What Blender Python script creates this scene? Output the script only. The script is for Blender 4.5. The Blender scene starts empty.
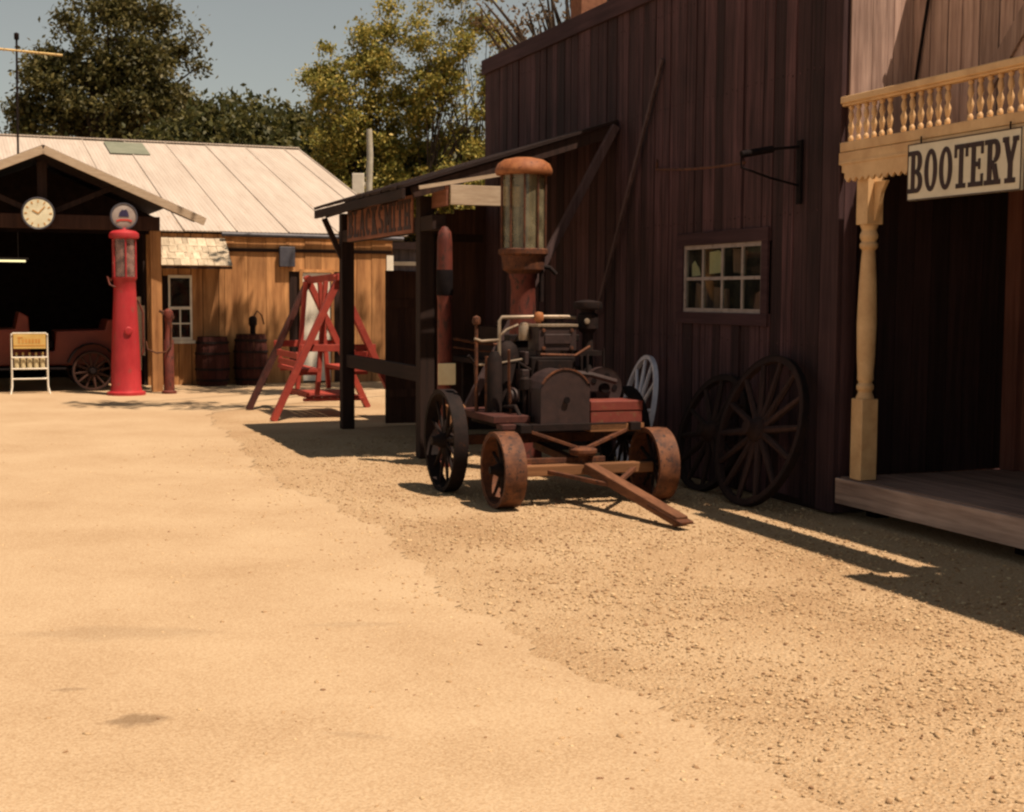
import bpy, math, random
import numpy as np
from mathutils import Vector, Matrix

random.seed(7)
rng = np.random.default_rng(11)
sc = bpy.context.scene
COL = sc.collection
PI = math.pi
BA = math.radians(-69.6)          # long wall direction
BO = (-0.34, 17.60)
GA = math.radians(22)             # filling station
GO = (-4.21, 25.37)


def fr(o, a, x, y, z=0.0):
    return Vector((o[0] + math.cos(a) * x - math.sin(a) * y, o[1] + math.sin(a) * x + math.cos(a) * y, z))


def bw(x, y, z=0.0): return fr(BO, BA, x, y, z)
def gw(x, y, z=0.0): return fr(GO, GA, x, y, z)


# ------------------------------------------------------------------ materials
def new_mat(name):
    m = bpy.data.materials.new(name)
    m.use_nodes = True
    nt = m.node_tree
    return m, nt, nt.nodes['Principled BSDF']


def nd(nt, t, **kw):
    n = nt.nodes.new(t)
    for k, v in kw.items():
        if k.startswith('i_'):
            n.inputs[k[2:].replace('_', ' ')].default_value = v
        else:
            setattr(n, k, v)
    return n


def ramp(nt, stops):
    r = nt.nodes.new('ShaderNodeValToRGB')
    els = r.color_ramp.elements
    while len(els) < len(stops):
        els.new(0.5)
    for e, (p, c) in zip(els, stops):
        e.position = p
        e.color = (*c, 1) if len(c) == 3 else c
    return r


def rgb(c): return (c[0], c[1], c[2], 1)


def wood(name, c1, c2, axis='z', across=22, along=1.1, var=0.45, rough=0.85, bump=0.35, spec=0.25):
    """Weathered board: streaks along the grain, every board its own tone."""
    m, nt, p = new_mat(name)
    L = nt.links.new
    tc = nd(nt, 'ShaderNodeTexCoord')
    geo = nd(nt, 'ShaderNodeNewGeometry')
    mp = nd(nt, 'ShaderNodeMapping')
    s = [across] * 3
    s['xyz'.index(axis)] = along
    mp.inputs['Scale'].default_value = s
    off = nd(nt, 'ShaderNodeMath', operation='MULTIPLY')
    off.inputs[1].default_value = 40
    L(geo.outputs['Random Per Island'], off.inputs[0])
    L(tc.outputs['Object'], mp.inputs['Vector'])
    L(off.outputs[0], mp.inputs['Location'])
    n = nd(nt, 'ShaderNodeTexNoise', i_Scale=1.0, i_Detail=7.0, i_Roughness=0.68)
    L(mp.outputs[0], n.inputs['Vector'])
    n2 = nd(nt, 'ShaderNodeTexNoise', i_Scale=1.3, i_Detail=3.0)
    L(tc.outputs['Object'], n2.inputs['Vector'])
    r = ramp(nt, [(0.30, c1), (0.72, c2)])
    L(n.outputs['Fac'], r.inputs[0])
    hsv = nd(nt, 'ShaderNodeHueSaturation')
    mr = nd(nt, 'ShaderNodeMapRange')
    mr.inputs['To Min'].default_value = 1 - var
    mr.inputs['To Max'].default_value = 1 + var
    L(geo.outputs['Random Per Island'], mr.inputs['Value'])
    mr2 = nd(nt, 'ShaderNodeMapRange')
    mr2.inputs['From Min'].default_value = 0.3
    mr2.inputs['From Max'].default_value = 0.7
    mr2.inputs['To Min'].default_value = 0.75
    mr2.inputs['To Max'].default_value = 1.25
    L(n2.outputs['Fac'], mr2.inputs['Value'])
    mu = nd(nt, 'ShaderNodeMath', operation='MULTIPLY')
    L(mr.outputs[0], mu.inputs[0]); L(mr2.outputs[0], mu.inputs[1])
    L(mu.outputs[0], hsv.inputs['Value'])
    L(r.outputs[0], hsv.inputs['Color'])
    L(hsv.outputs[0], p.inputs['Base Color'])
    p.inputs['Roughness'].default_value = rough
    p.inputs['Specular IOR Level'].default_value = spec
    b = nd(nt, 'ShaderNodeBump', i_Strength=bump, i_Distance=0.01)
    L(n.outputs['Fac'], b.inputs['Height'])
    L(b.outputs[0], p.inputs['Normal'])
    return m


def mottled(name, c1, c2, scale=9.0, lo=0.35, hi=0.68, rough=0.6, metal=0.0, bump=0.15, spec=0.4, c3=None, chip=0.66, stretch=None):
    """Painted or rusted surface: two tones in patches, an optional third showing in worn chips."""
    m, nt, p = new_mat(name)
    L = nt.links.new
    tc = nd(nt, 'ShaderNodeTexCoord')
    src = tc.outputs['Object']
    if stretch:
        mp = nd(nt, 'ShaderNodeMapping')
        mp.inputs['Scale'].default_value = stretch
        L(src, mp.inputs['Vector']); src = mp.outputs[0]
    n = nd(nt, 'ShaderNodeTexNoise', i_Scale=scale, i_Detail=8.0, i_Roughness=0.65)
    L(src, n.inputs['Vector'])
    r = ramp(nt, [(lo, c1), (hi, c2)])
    L(n.outputs['Fac'], r.inputs[0])
    out = r.outputs[0]
    if c3 is not None:
        n3 = nd(nt, 'ShaderNodeTexNoise', i_Scale=scale * 2.7, i_Detail=6.0, i_Roughness=0.7)
        L(src, n3.inputs['Vector'])
        r3 = ramp(nt, [(chip - 0.03, (0, 0, 0)), (chip + 0.03, (1, 1, 1))])
        L(n3.outputs['Fac'], r3.inputs[0])
        mx = nd(nt, 'ShaderNodeMix', data_type='RGBA')
        L(r3.outputs[0], mx.inputs['Factor'])
        L(out, mx.inputs[6]); mx.inputs[7].default_value = rgb(c3)
        out = mx.outputs[2]
    L(out, p.inputs['Base Color'])
    p.inputs['Roughness'].default_value = rough
    p.inputs['Metallic'].default_value = metal
    p.inputs['Specular IOR Level'].default_value = spec
    b = nd(nt, 'ShaderNodeBump', i_Strength=bump, i_Distance=0.01)
    L(n.outputs['Fac'], b.inputs['Height'])
    L(b.outputs[0], p.inputs['Normal'])
    return m


def glass(name, tint=(0.8, 0.85, 0.82), dirt=0.25, dirtcol=(0.30, 0.30, 0.24)):
    m = bpy.data.materials.new(name)
    m.use_nodes = True
    nt = m.node_tree
    nt.nodes.clear()
    L = nt.links.new
    out = nd(nt, 'ShaderNodeOutputMaterial')
    tr = nd(nt, 'ShaderNodeBsdfTransparent'); tr.inputs[0].default_value = rgb(tint)
    gl = nd(nt, 'ShaderNodeBsdfGlossy'); gl.inputs['Roughness'].default_value = 0.04
    df = nd(nt, 'ShaderNodeBsdfDiffuse'); df.inputs[0].default_value = rgb(dirtcol)
    lw = nd(nt, 'ShaderNodeLayerWeight'); lw.inputs[0].default_value = .5
    pw_ = nd(nt, 'ShaderNodeMath', operation='POWER'); pw_.inputs[1].default_value = 5.0
    L(lw.outputs['Facing'], pw_.inputs[0])
    fz = nd(nt, 'ShaderNodeMath', operation='MULTIPLY_ADD'); fz.inputs[1].default_value = .96; fz.inputs[2].default_value = .04
    L(pw_.outputs[0], fz.inputs[0])
    tc = nd(nt, 'ShaderNodeTexCoord')
    n = nd(nt, 'ShaderNodeTexNoise', i_Scale=7.0, i_Detail=5.0)
    L(tc.outputs['Object'], n.inputs['Vector'])
    mr = nd(nt, 'ShaderNodeMapRange')
    mr.inputs['From Min'].default_value = 0.3; mr.inputs['From Max'].default_value = 0.7
    mr.inputs['To Min'].default_value = dirt * 0.4; mr.inputs['To Max'].default_value = dirt * 1.6
    L(n.outputs['Fac'], mr.inputs['Value'])
    m1 = nd(nt, 'ShaderNodeMixShader'); m2 = nd(nt, 'ShaderNodeMixShader')
    L(mr.outputs[0], m1.inputs[0]); L(tr.outputs[0], m1.inputs[1]); L(df.outputs[0], m1.inputs[2])
    L(fz.outputs[0], m2.inputs[0]); L(m1.outputs[0], m2.inputs[1]); L(gl.outputs[0], m2.inputs[2])
    L(m2.outputs[0], out.inputs['Surface'])
    return m


def leaf_mat(name, c1, c2, c3):
    m, nt, p = new_mat(name)
    L = nt.links.new
    geo = nd(nt, 'ShaderNodeNewGeometry')
    r = ramp(nt, [(0.0, c1), (0.55, c2), (1.0, c3)])
    L(geo.outputs['Random Per Island'], r.inputs[0])
    L(r.outputs[0], p.inputs['Base Color'])
    p.inputs['Roughness'].default_value = 0.55
    p.inputs['Specular IOR Level'].default_value = 0.25
    tl = nd(nt, 'ShaderNodeBsdfTranslucent')
    L(r.outputs[0], tl.inputs[0])
    mx = nd(nt, 'ShaderNodeMixShader'); mx.inputs[0].default_value = 0.3
    L(p.outputs[0], mx.inputs[1]); L(tl.outputs[0], mx.inputs[2])
    L(mx.outputs[0], nt.nodes['Material Output'].inputs['Surface'])
    return m


# ------------------------------------------------------------------ mesh builder
class MB:
    def __init__(s): s.v = []; s.f = []

    def add(s, vs, fs, R=None, o=None):
        k = len(s.v)
        for p in vs:
            p = Vector(p)
            if R is not None: p = R @ p
            if o is not None: p = p + Vector(o)
            s.v.append(tuple(p))
        s.f += [tuple(k + i for i in f) for f in fs]
        return s

    def box(s, c, d, R=None):
        x, y, z = d[0] / 2, d[1] / 2, d[2] / 2
        vs = [(-x, -y, -z), (x, -y, -z), (x, y, -z), (-x, y, -z), (-x, -y, z), (x, -y, z), (x, y, z), (-x, y, z)]
        fs = [(0, 3, 2, 1), (4, 5, 6, 7), (0, 1, 5, 4), (1, 2, 6, 5), (2, 3, 7, 6), (3, 0, 4, 7)]
        return s.add(vs, fs, R, c)

    def span(s, a, b):
        return s.box([(i + j) / 2 for i, j in zip(a, b)], [abs(j - i) for i, j in zip(a, b)])

    def beam(s, a, b, w, h, up=(0, 0, 1)):
        a, b = Vector(a), Vector(b)
        d = b - a; l = d.length; d.normalize()
        u = Vector(up)
        x = d.cross(u)
        if x.length < 1e-4: x = d.cross(Vector((1, 0, 0)))
        x.normalize(); z = x.cross(d)
        R = Matrix((x, d, z)).transposed()
        return s.box((a + b) / 2, (w, l, h), R)

    def tube(s, a, b, r0, r1=None, n=12, caps=True):
        r1 = r0 if r1 is None else r1
        return s.path([a, b], [r0, r1], n, caps)

    def path(s, pts, r, n=8, caps=True):
        pts = [Vector(p) for p in pts]
        rs = r if isinstance(r, (list, tuple)) else [r] * len(pts)
        k = len(s.v)
        prev = None
        for i, p in enumerate(pts):
            t = (pts[min(i + 1, len(pts) - 1)] - pts[max(i - 1, 0)]).normalized()
            if prev is None:
                x = t.cross(Vector((0, 0, 1)))
                if x.length < 1e-3: x = t.cross(Vector((1, 0, 0)))
            else:
                x = prev - t * prev.dot(t)
            x.normalize(); prev = x
            y = t.cross(x)
            for j in range(n):
                a = 2 * PI * j / n
                s.v.append(tuple(p + (x * math.cos(a) + y * math.sin(a)) * rs[i]))
        for i in range(len(pts) - 1):
            for j in range(n):
                j2 = (j + 1) % n
                s.f.append((k + i * n + j, k + i * n + j2, k + (i + 1) * n + j2, k + (i + 1) * n + j))
        if caps:
            s.f.append(tuple(k + j for j in range(n))[::-1])
            e = k + (len(pts) - 1) * n
            s.f.append(tuple(e + j for j in range(n)))
        return s

    def lathe(s, prof, o=(0, 0, 0), n=20, R=None, closed=False, a0=0.0, a1=2 * PI):
        full = abs(a1 - a0 - 2 * PI) < 1e-6
        vs = []; fs = []
        m = n if full else n + 1
        for (r, z) in prof:
            for j in range(m):
                a = a0 + (a1 - a0) * j / n
                vs.append((r * math.cos(a), r * math.sin(a), z))
        rows = len(prof)
        for i in range(rows if closed else rows - 1):
            i2 = (i + 1) % rows
            for j in range(n):
                j2 = (j + 1) % m
                fs.append((i * m + j, i * m + j2, i2 * m + j2, i2 * m + j))
        if not closed and full:
            if prof[0][0] > 1e-5: fs.append(tuple(range(m))[::-1])
            if prof[-1][0] > 1e-5: fs.append(tuple((rows - 1) * m + j for j in range(m)))
        return s.add(vs, fs, R, o)

    def prism(s, poly, t, o=(0, 0, 0), R=None):
        """poly in local xz, thickness t along y."""
        n = len(poly)
        vs = [(x, 0, z) for x, z in poly] + [(x, t, z) for x, z in poly]
        fs = [tuple(range(n)), tuple(range(n, 2 * n))[::-1]]
        fs += [(i, (i + n), (i + 1) % n + n, (i + 1) % n) for i in range(n)]
        return s.add(vs, fs, R, o)

    def build(s, name, mat, parent=None, smooth=False, bevel=0.0):
        me = bpy.data.meshes.new(name)
        me.from_pydata(s.v, [], s.f)
        me.update()
        import bmesh
        bm = bmesh.new(); bm.from_mesh(me)
        bmesh.ops.recalc_face_normals(bm, faces=bm.faces)
        bm.to_mesh(me); bm.free()
        me.materials.append(mat)
        if smooth:
            for p in me.polygons: p.use_smooth = True
            me.set_sharp_from_angle(angle=math.radians(38))
        o = bpy.data.objects.new(name, me)
        COL.objects.link(o)
        if parent is not None: o.parent = parent
        if bevel:
            b = o.modifiers.new('bevel', 'BEVEL'); b.width = bevel; b.segments = 2; b.limit_method = 'ANGLE'
        return o


def RX(a): return Matrix.Rotation(a, 3, 'X')
def RY(a): return Matrix.Rotation(a, 3, 'Y')
def RZ(a): return Matrix.Rotation(a, 3, 'Z')


def tag(o, label, cat, group=None):
    o['label'] = label; o['category'] = cat
    if group: o['group'] = group
    return o


def thing(name, label, cat, loc, rotz=0.0, group=None):
    o = bpy.data.objects.new(name, None)
    o.empty_display_size = 0.3
    COL.objects.link(o)
    o.location = loc; o.rotation_euler = (0, 0, rotz)
    return tag(o, label, cat, group)


def structure(o):
    o['kind'] = 'structure'; return o


def copy_thing(o, loc, rot=None, label=None, parent=None):
    c = o.copy(); COL.objects.link(c)
    if parent is None:
        c.location = loc
        if rot is not None: c.rotation_euler = rot
        if label: c['label'] = label
    else:
        c.parent = parent
    for ch in [x for x in bpy.data.objects if x.parent == o]:
        copy_thing(ch, None, parent=c)
    return c


def jit(a): return random.uniform(-a, a)


# ------------------------------------------------------------------ palette
M = {}
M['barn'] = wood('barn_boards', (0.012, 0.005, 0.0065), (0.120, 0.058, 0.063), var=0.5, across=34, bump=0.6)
M['barn_trim'] = wood('barn_trim', (0.036, 0.014, 0.018), (0.09, 0.044, 0.05), axis='x', var=0.1)
M['barn_trim_v'] = wood('barn_trim_upright', (0.036, 0.015, 0.018), (0.10, 0.052, 0.056), var=0.25)
M['redold'] = mottled('dark_old_red_paint', (0.055, 0.012, 0.009), (0.13, 0.032, 0.02), scale=9, rough=0.7, c3=(0.16, 0.06, 0.03), chip=0.64)
M['porchred'] = wood('red_brown_trim', (0.09, 0.03, 0.022), (0.20, 0.085, 0.06), var=0.2)
M['greybatten'] = wood('grey_batten', (0.06, 0.036, 0.038), (0.17, 0.108, 0.106), var=0.15)
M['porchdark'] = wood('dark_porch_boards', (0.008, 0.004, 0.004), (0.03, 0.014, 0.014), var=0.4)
M['fasciawood'] = wood('pale_worn_edge_board', (0.22, 0.14, 0.11), (0.56, 0.40, 0.32), axis='x', var=0.1)
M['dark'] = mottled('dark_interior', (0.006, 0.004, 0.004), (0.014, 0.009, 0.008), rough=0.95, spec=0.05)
M['darkwood'] = wood('dark_old_timber', (0.022, 0.011, 0.009), (0.07, 0.035, 0.026), var=0.3)
M['darkwood_x'] = wood('dark_old_timber_level', (0.022, 0.011, 0.009), (0.07, 0.035, 0.026), axis='x', var=0.3)
M['brownwood'] = wood('brown_planks', (0.05, 0.022, 0.016), (0.13, 0.058, 0.038), var=0.25)
M['redwood'] = wood('red_brown_board', (0.14, 0.055, 0.036), (0.30, 0.13, 0.085), axis='x', var=0.15)
M['freshwood'] = wood('paler_weathered_boards', (0.22, 0.135, 0.11), (0.66, 0.47, 0.39), var=0.3, bump=0.5)  # upper wall boards, colour lightened to stand in for grazing sunlight
M['freshwood_x'] = wood('paler_weathered_deck', (0.13, 0.075, 0.06), (0.36, 0.235, 0.185), axis='x', var=0.25)
M['cream'] = mottled('old_cream_paint', (0.50, 0.31, 0.15), (0.66, 0.45, 0.235), scale=6, rough=0.55, bump=0.1, c3=(0.32, 0.19, 0.10), chip=0.70)
M['whiteboard'] = mottled('pale_bare_board', (0.42, 0.31, 0.21), (0.58, 0.46, 0.33), scale=5, rough=0.7, stretch=(1, 1, 8))
M['sign_white'] = mottled('sign_white', (0.60, 0.55, 0.43), (0.74, 0.69, 0.56), scale=4, rough=0.6, c3=(0.42, 0.36, 0.27), chip=0.7)
M['ink'] = mottled('sign_lettering_paint', (0.018, 0.008, 0.008), (0.04, 0.014, 0.012), scale=12, rough=0.6)
M['roofmetal'] = mottled('galvanised_roof_sheet', (0.50, 0.42, 0.35), (0.62, 0.54, 0.46), scale=1.3, rough=0.5, metal=0.0, c3=(0.46, 0.35, 0.26), chip=0.64, bump=0.05, stretch=(5, .45, .45))
_nt = M['roofmetal'].node_tree
_tc = nd(_nt, 'ShaderNodeTexCoord'); _wv = nd(_nt, 'ShaderNodeTexWave', i_Scale=4.4); _wv.bands_direction = 'X'
_nt.links.new(_tc.outputs['Object'], _wv.inputs['Vector'])
_bp = nd(_nt, 'ShaderNodeBump', i_Strength=0.5, i_Distance=0.02); _nt.links.new(_wv.outputs['Fac'], _bp.inputs['Height'])
_nt.links.new(_bp.outputs[0], _nt.nodes['Principled BSDF'].inputs['Normal'])
M['patch'] = mottled('green_grey_roof_patch', (0.20, 0.215, 0.15), (0.29, 0.30, 0.22), scale=3, rough=0.6)
M['roofdark'] = wood('dark_roof_boards', (0.016, 0.008, 0.007), (0.05, 0.026, 0.022), axis='y', var=0.25)
M['shingle'] = wood('pale_shakes', (0.36, 0.29, 0.20), (0.66, 0.56, 0.42), axis='y', across=14, var=0.2)
M['plywood'] = wood('tan_plank_siding', (0.24, 0.10, 0.036), (0.70, 0.36, 0.145), var=0.22, across=9, along=0.7)
M['red'] = mottled('red_pump_enamel', (0.34, 0.015, 0.022), (0.50, 0.034, 0.040), scale=3, rough=0.5, bump=0.05, c3=(0.30, 0.05, 0.04), chip=0.62, stretch=(1, 1, .5))
M['redswing'] = mottled('red_swing_paint', (0.38, 0.045, 0.03), (0.52, 0.075, 0.045), scale=8, rough=0.6, c3=(0.50, 0.22, 0.15), chip=0.66)
M['reddark'] = mottled('dull_red_car_paint', (0.12, 0.014, 0.004), (0.18, 0.026, 0.008), scale=3, rough=0.5, bump=0.02)
M['redbox'] = mottled('faded_red_tool_box', (0.22, 0.036, 0.028), (0.32, 0.07, 0.045), scale=8, rough=0.6, c3=(0.26, 0.12, 0.06), chip=0.6)
M['barrel'] = wood('dark_red_staves', (0.06, 0.014, 0.010), (0.13, 0.03, 0.02), var=0.3)
M['rust'] = mottled('rusted_iron', (0.07, 0.02, 0.008), (0.22, 0.072, 0.024), scale=11, rough=0.8, bump=0.3, c3=(0.04, 0.015, 0.01), chip=0.58)
M['rustdome'] = mottled('orange_rust_dome', (0.30, 0.085, 0.022), (0.50, 0.19, 0.065), scale=8, rough=0.7, bump=0.15, c3=(0.17, 0.045, 0.015), chip=0.60)
M['rustred'] = mottled('rusty_red_paint', (0.10, 0.016, 0.010), (0.20, 0.040, 0.020), scale=7, rough=0.7, c3=(0.05, 0.014, 0.008), chip=0.56, stretch=(1, 1, 0.5))
M['iron'] = mottled('dark_engine_iron', (0.008, 0.0045, 0.0045), (0.026, 0.013, 0.011), scale=9, rough=0.8, bump=0.3, spec=0.2, c3=(0.06, 0.022, 0.010), chip=0.64)
M['ironplate'] = mottled('brown_black_cover_plate', (0.030, 0.015, 0.015), (0.058, 0.029, 0.027), scale=14, rough=0.6, bump=0.25, c3=(0.085, 0.04, 0.03), chip=0.72)
M['black'] = mottled('black_iron', (0.006, 0.004, 0.005), (0.014, 0.010, 0.010), rough=0.85, spec=0.1)
M['wheelrust'] = mottled('worn_wheel_band', (0.10, 0.03, 0.012), (0.32, 0.115, 0.042), scale=10, rough=0.75, bump=0.3, c3=(0.05, 0.018, 0.01), chip=0.58)
M['steel'] = mottled('bare_pipe', (0.40, 0.31, 0.22), (0.60, 0.48, 0.36), rough=0.4, metal=0.35, c3=(0.26, 0.12, 0.05), chip=0.62)
M['axlewood'] = wood('orange_brown_axle_beam', (0.20, 0.085, 0.035), (0.46, 0.22, 0.10), axis='y', var=0.2)
M['tongue'] = wood('brown_tongue_timber', (0.13, 0.05, 0.025), (0.34, 0.15, 0.075), axis='x', var=0.15)
M['wheelwood'] = wood('dark_wheel_wood', (0.04, 0.02, 0.018), (0.11, 0.055, 0.045), var=0.3)
M['wheelblue'] = mottled('blue_white_wheel_paint', (0.48, 0.48, 0.56), (0.66, 0.66, 0.72), rough=0.6, c3=(0.3, 0.25, 0.25), chip=0.68)
M['white'] = mottled('old_white_paint', (0.62, 0.57, 0.47), (0.76, 0.71, 0.60), scale=7, rough=0.55, c3=(0.45, 0.38, 0.28), chip=0.7)
M['sash'] = mottled('grey_white_sash_paint', (0.30, 0.25, 0.24), (0.44, 0.37, 0.34), scale=10, rough=0.6, c3=(0.16, 0.10, 0.09), chip=0.62)
M['yellow'] = mottled('yellow_tin', (0.62, 0.40, 0.11), (0.72, 0.50, 0.17), scale=8, rough=0.45, c3=(0.45, 0.25, 0.06), chip=0.68)
M['oilbottle'] = mottled('cream_bottle', (0.66, 0.54, 0.30), (0.74, 0.64, 0.40), scale=10, rough=0.25)
M['ochre'] = mottled('ochre_lettering', (0.45, 0.20, 0.04), (0.52, 0.26, 0.06), rough=0.5)
M['glass'] = glass('window_glass', dirt=0.03)
M['pumpglass'] = glass('dusty_pump_cylinder', (0.62, 0.56, 0.42), 0.34, (0.36, 0.32, 0.20))
M['redglass'] = glass('pink_pump_cylinder', (0.75, 0.60, 0.55), 0.40, (0.42, 0.26, 0.22))
M['globe'] = mottled('milk_glass_globe', (0.34, 0.28, 0.25), (0.46, 0.40, 0.36), scale=5, rough=0.2, bump=0)
M['dial'] = mottled('yellowed_dial', (0.56, 0.52, 0.36), (0.72, 0.68, 0.50), scale=6, rough=0.4, c3=(0.40, 0.30, 0.13), chip=0.66)
M['navy'] = mottled('navy_print', (0.022, 0.016, 0.05), (0.04, 0.03, 0.08), rough=0.4)
M['redprint'] = mottled('red_print', (0.42, 0.04, 0.03), (0.50, 0.06, 0.04), rough=0.4)
M['greybox'] = mottled('grey_meter_box', (0.045, 0.045, 0.06), (0.08, 0.08, 0.095), rough=0.5)
M['paper'] = mottled('cream_paper', (0.72, 0.60, 0.36), (0.80, 0.70, 0.46), rough=0.8)
M['cloth'] = mottled('brown_pink_curtain', (0.20, 0.09, 0.07), (0.32, 0.17, 0.13), scale=5, rough=0.9, stretch=(4, 4, 0.6))
M['brick'] = mottled('chimney_brick', (0.26, 0.10, 0.05), (0.40, 0.17, 0.09), scale=16, rough=0.9, bump=0.4)
M['greywall'] = wood('blue_grey_shed_boards', (0.07, 0.06, 0.07), (0.13, 0.115, 0.125), var=0.15)
M['bark'] = wood('tree_bark', (0.045, 0.03, 0.02), (0.14, 0.10, 0.07), across=9, along=1.4, bump=0.8)
M['palebark'] = mottled('pale_weathered_pole', (0.50, 0.46, 0.36), (0.68, 0.64, 0.52), scale=9, rough=0.8, c3=(0.25, 0.2, 0.13), chip=0.64)
M['leaf_oak'] = leaf_mat('oak_leaves', (0.04, 0.042, 0.012), (0.10, 0.092, 0.028), (0.18, 0.15, 0.05))
M['leaf_green'] = leaf_mat('bush_leaves', (0.04, 0.05, 0.014), (0.095, 0.095, 0.026), (0.17, 0.15, 0.042))
M['leaf_gold'] = leaf_mat('turning_leaves', (0.08, 0.092, 0.018), (0.22, 0.20, 0.042), (0.42, 0.315, 0.075))
M['leaf_dry'] = leaf_mat('thin_dry_leaves', (0.10, 0.07, 0.03), (0.20, 0.13, 0.06), (0.30, 0.2, 0.10))
m, nt, p = new_mat('lamp_tube')
p.inputs['Emission Color'].default_value = (1.0, 0.86, 0.45, 1); p.inputs['Emission Strength'].default_value = 0.9
p.inputs['Base Color'].default_value = (0.7, 0.65, 0.45, 1)
M['tube'] = m


def ground_mat(name, base, dark, pale, peb, bump, stains=()):
    """Loose stony earth; stains are (x, y, rx, ry, strength) spilled-oil patches that lie on it."""
    m, nt, p = new_mat(name)
    L = nt.links.new
    tc = nd(nt, 'ShaderNodeTexCoord')
    v = nd(nt, 'ShaderNodeTexVoronoi', i_Scale=peb); v.feature = 'F1'
    v2 = nd(nt, 'ShaderNodeTexVoronoi', i_Scale=peb * 2.3)
    n1 = nd(nt, 'ShaderNodeTexNoise', i_Scale=0.9, i_Detail=6.0, i_Roughness=0.6)
    n2 = nd(nt, 'ShaderNodeTexNoise', i_Scale=60.0, i_Detail=4.0, i_Roughness=0.75)
    for n in (v, v2, n1, n2): L(tc.outputs['Object'], n.inputs['Vector'])
    r1 = ramp(nt, [(0.25, dark), (0.5, base), (0.78, pale)])
    sep = nd(nt, 'ShaderNodeSeparateColor')
    L(v2.outputs['Color'], sep.inputs[0])
    mixv = nd(nt, 'ShaderNodeMath', operation='MULTIPLY_ADD')
    L(sep.outputs[0], mixv.inputs[0]); mixv.inputs[1].default_value = 0.42
    sub = nd(nt, 'ShaderNodeMath', operation='MULTIPLY_ADD')
    L(n1.outputs['Fac'], sub.inputs[0]); sub.inputs[1].default_value = 0.75; sub.inputs[2].default_value = -0.28
    L(sub.outputs[0], mixv.inputs[2])
    add2 = nd(nt, 'ShaderNodeMath', operation='MULTIPLY_ADD')
    L(n2.outputs['Fac'], add2.inputs[0]); add2.inputs[1].default_value = 0.5
    L(mixv.outputs[0], add2.inputs[2])
    L(add2.outputs[0], r1.inputs[0])
    out = r1.outputs[0]
    for (sx, sy, rx, ry, st, ang) in stains:
        mp = nd(nt, 'ShaderNodeMapping'); mp.vector_type = 'TEXTURE'
        mp.inputs['Location'].default_value = (sx, sy, 0)
        mp.inputs['Rotation'].default_value = (0, 0, ang)
        mp.inputs['Scale'].default_value = (rx, ry, 1)
        L(tc.outputs['Object'], mp.inputs['Vector'])
        ns = nd(nt, 'ShaderNodeTexNoise', i_Scale=2.2, i_Detail=5.0)
        L(mp.outputs[0], ns.inputs['Vector'])
        ln = nd(nt, 'ShaderNodeVectorMath', operation='LENGTH')
        L(mp.outputs[0], ln.inputs[0])
        ad = nd(nt, 'ShaderNodeMath', operation='MULTIPLY_ADD')
        L(ns.outputs['Fac'], ad.inputs[0]); ad.inputs[1].default_value = 0.9; L(ln.outputs['Value'], ad.inputs[2])
        rs = ramp(nt, [(0.75, (st, st, st)), (1.35, (0, 0, 0))])
        L(ad.outputs[0], rs.inputs[0])
        mx = nd(nt, 'ShaderNodeMix', data_type='RGBA')
        L(rs.outputs[0], mx.inputs['Factor']); L(out, mx.inputs[6]); mx.inputs[7].default_value = (0.13, 0.075, 0.04, 1)
        out = mx.outputs[2]
    L(out, p.inputs['Base Color'])
    p.inputs['Roughness'].default_value = 0.95
    p.inputs['Specular IOR Level'].default_value = 0.1
    hh = nd(nt, 'ShaderNodeMath', operation='ADD')
    L(v.outputs['Distance'], hh.inputs[0]); L(n2.outputs['Fac'], hh.inputs[1])
    b = nd(nt, 'ShaderNodeBump', i_Strength=bump, i_Distance=0.02)
    L(hh.outputs[0], b.inputs['Height']); L(b.outputs[0], p.inputs['Normal'])
    return m


GBASE, GDARK, GPALE = (0.57, 0.39, 0.222), (0.38, 0.235, 0.125), (0.69, 0.515, 0.325)
M['gravel'] = ground_mat('gravel_ground', GBASE, GDARK, GPALE, 55, 0.6)
M['road'] = ground_mat('packed_road', (0.61, 0.435, 0.265), (0.48, 0.325, 0.185), (0.70, 0.53, 0.34), 60, 0.22,
                       stains=((-1.40, 5.15, 0.24, 0.17, 0.5, 0.1), (-1.85, 6.5, 1.0, 0.30, 0.16, 0.0), (-0.75, 6.7, 0.5, 0.12, 0.14, 0.05), (-1.78, 5.55, 0.16, 0.06, 0.3, 0.1), (-0.55, 4.98, 0.3, 0.07, 0.15, -0.3)))

# ground covers and sunlit paints sit at ordinary outdoor reflectance
def tone(key, f):
    for n in M[key].node_tree.nodes:
        if n.type == 'VALTORGB':
            for e in n.color_ramp.elements:
                c = e.color
                if abs(c[0] - c[1]) + abs(c[1] - c[2]) > 1e-4: e.color = (c[0] * f, c[1] * f, c[2] * f, 1)
        elif n.type == 'MIX' and n.data_type == 'RGBA':
            c = n.inputs[7].default_value
            n.inputs[7].default_value = (c[0] * f, c[1] * f, c[2] * f, 1)


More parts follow.
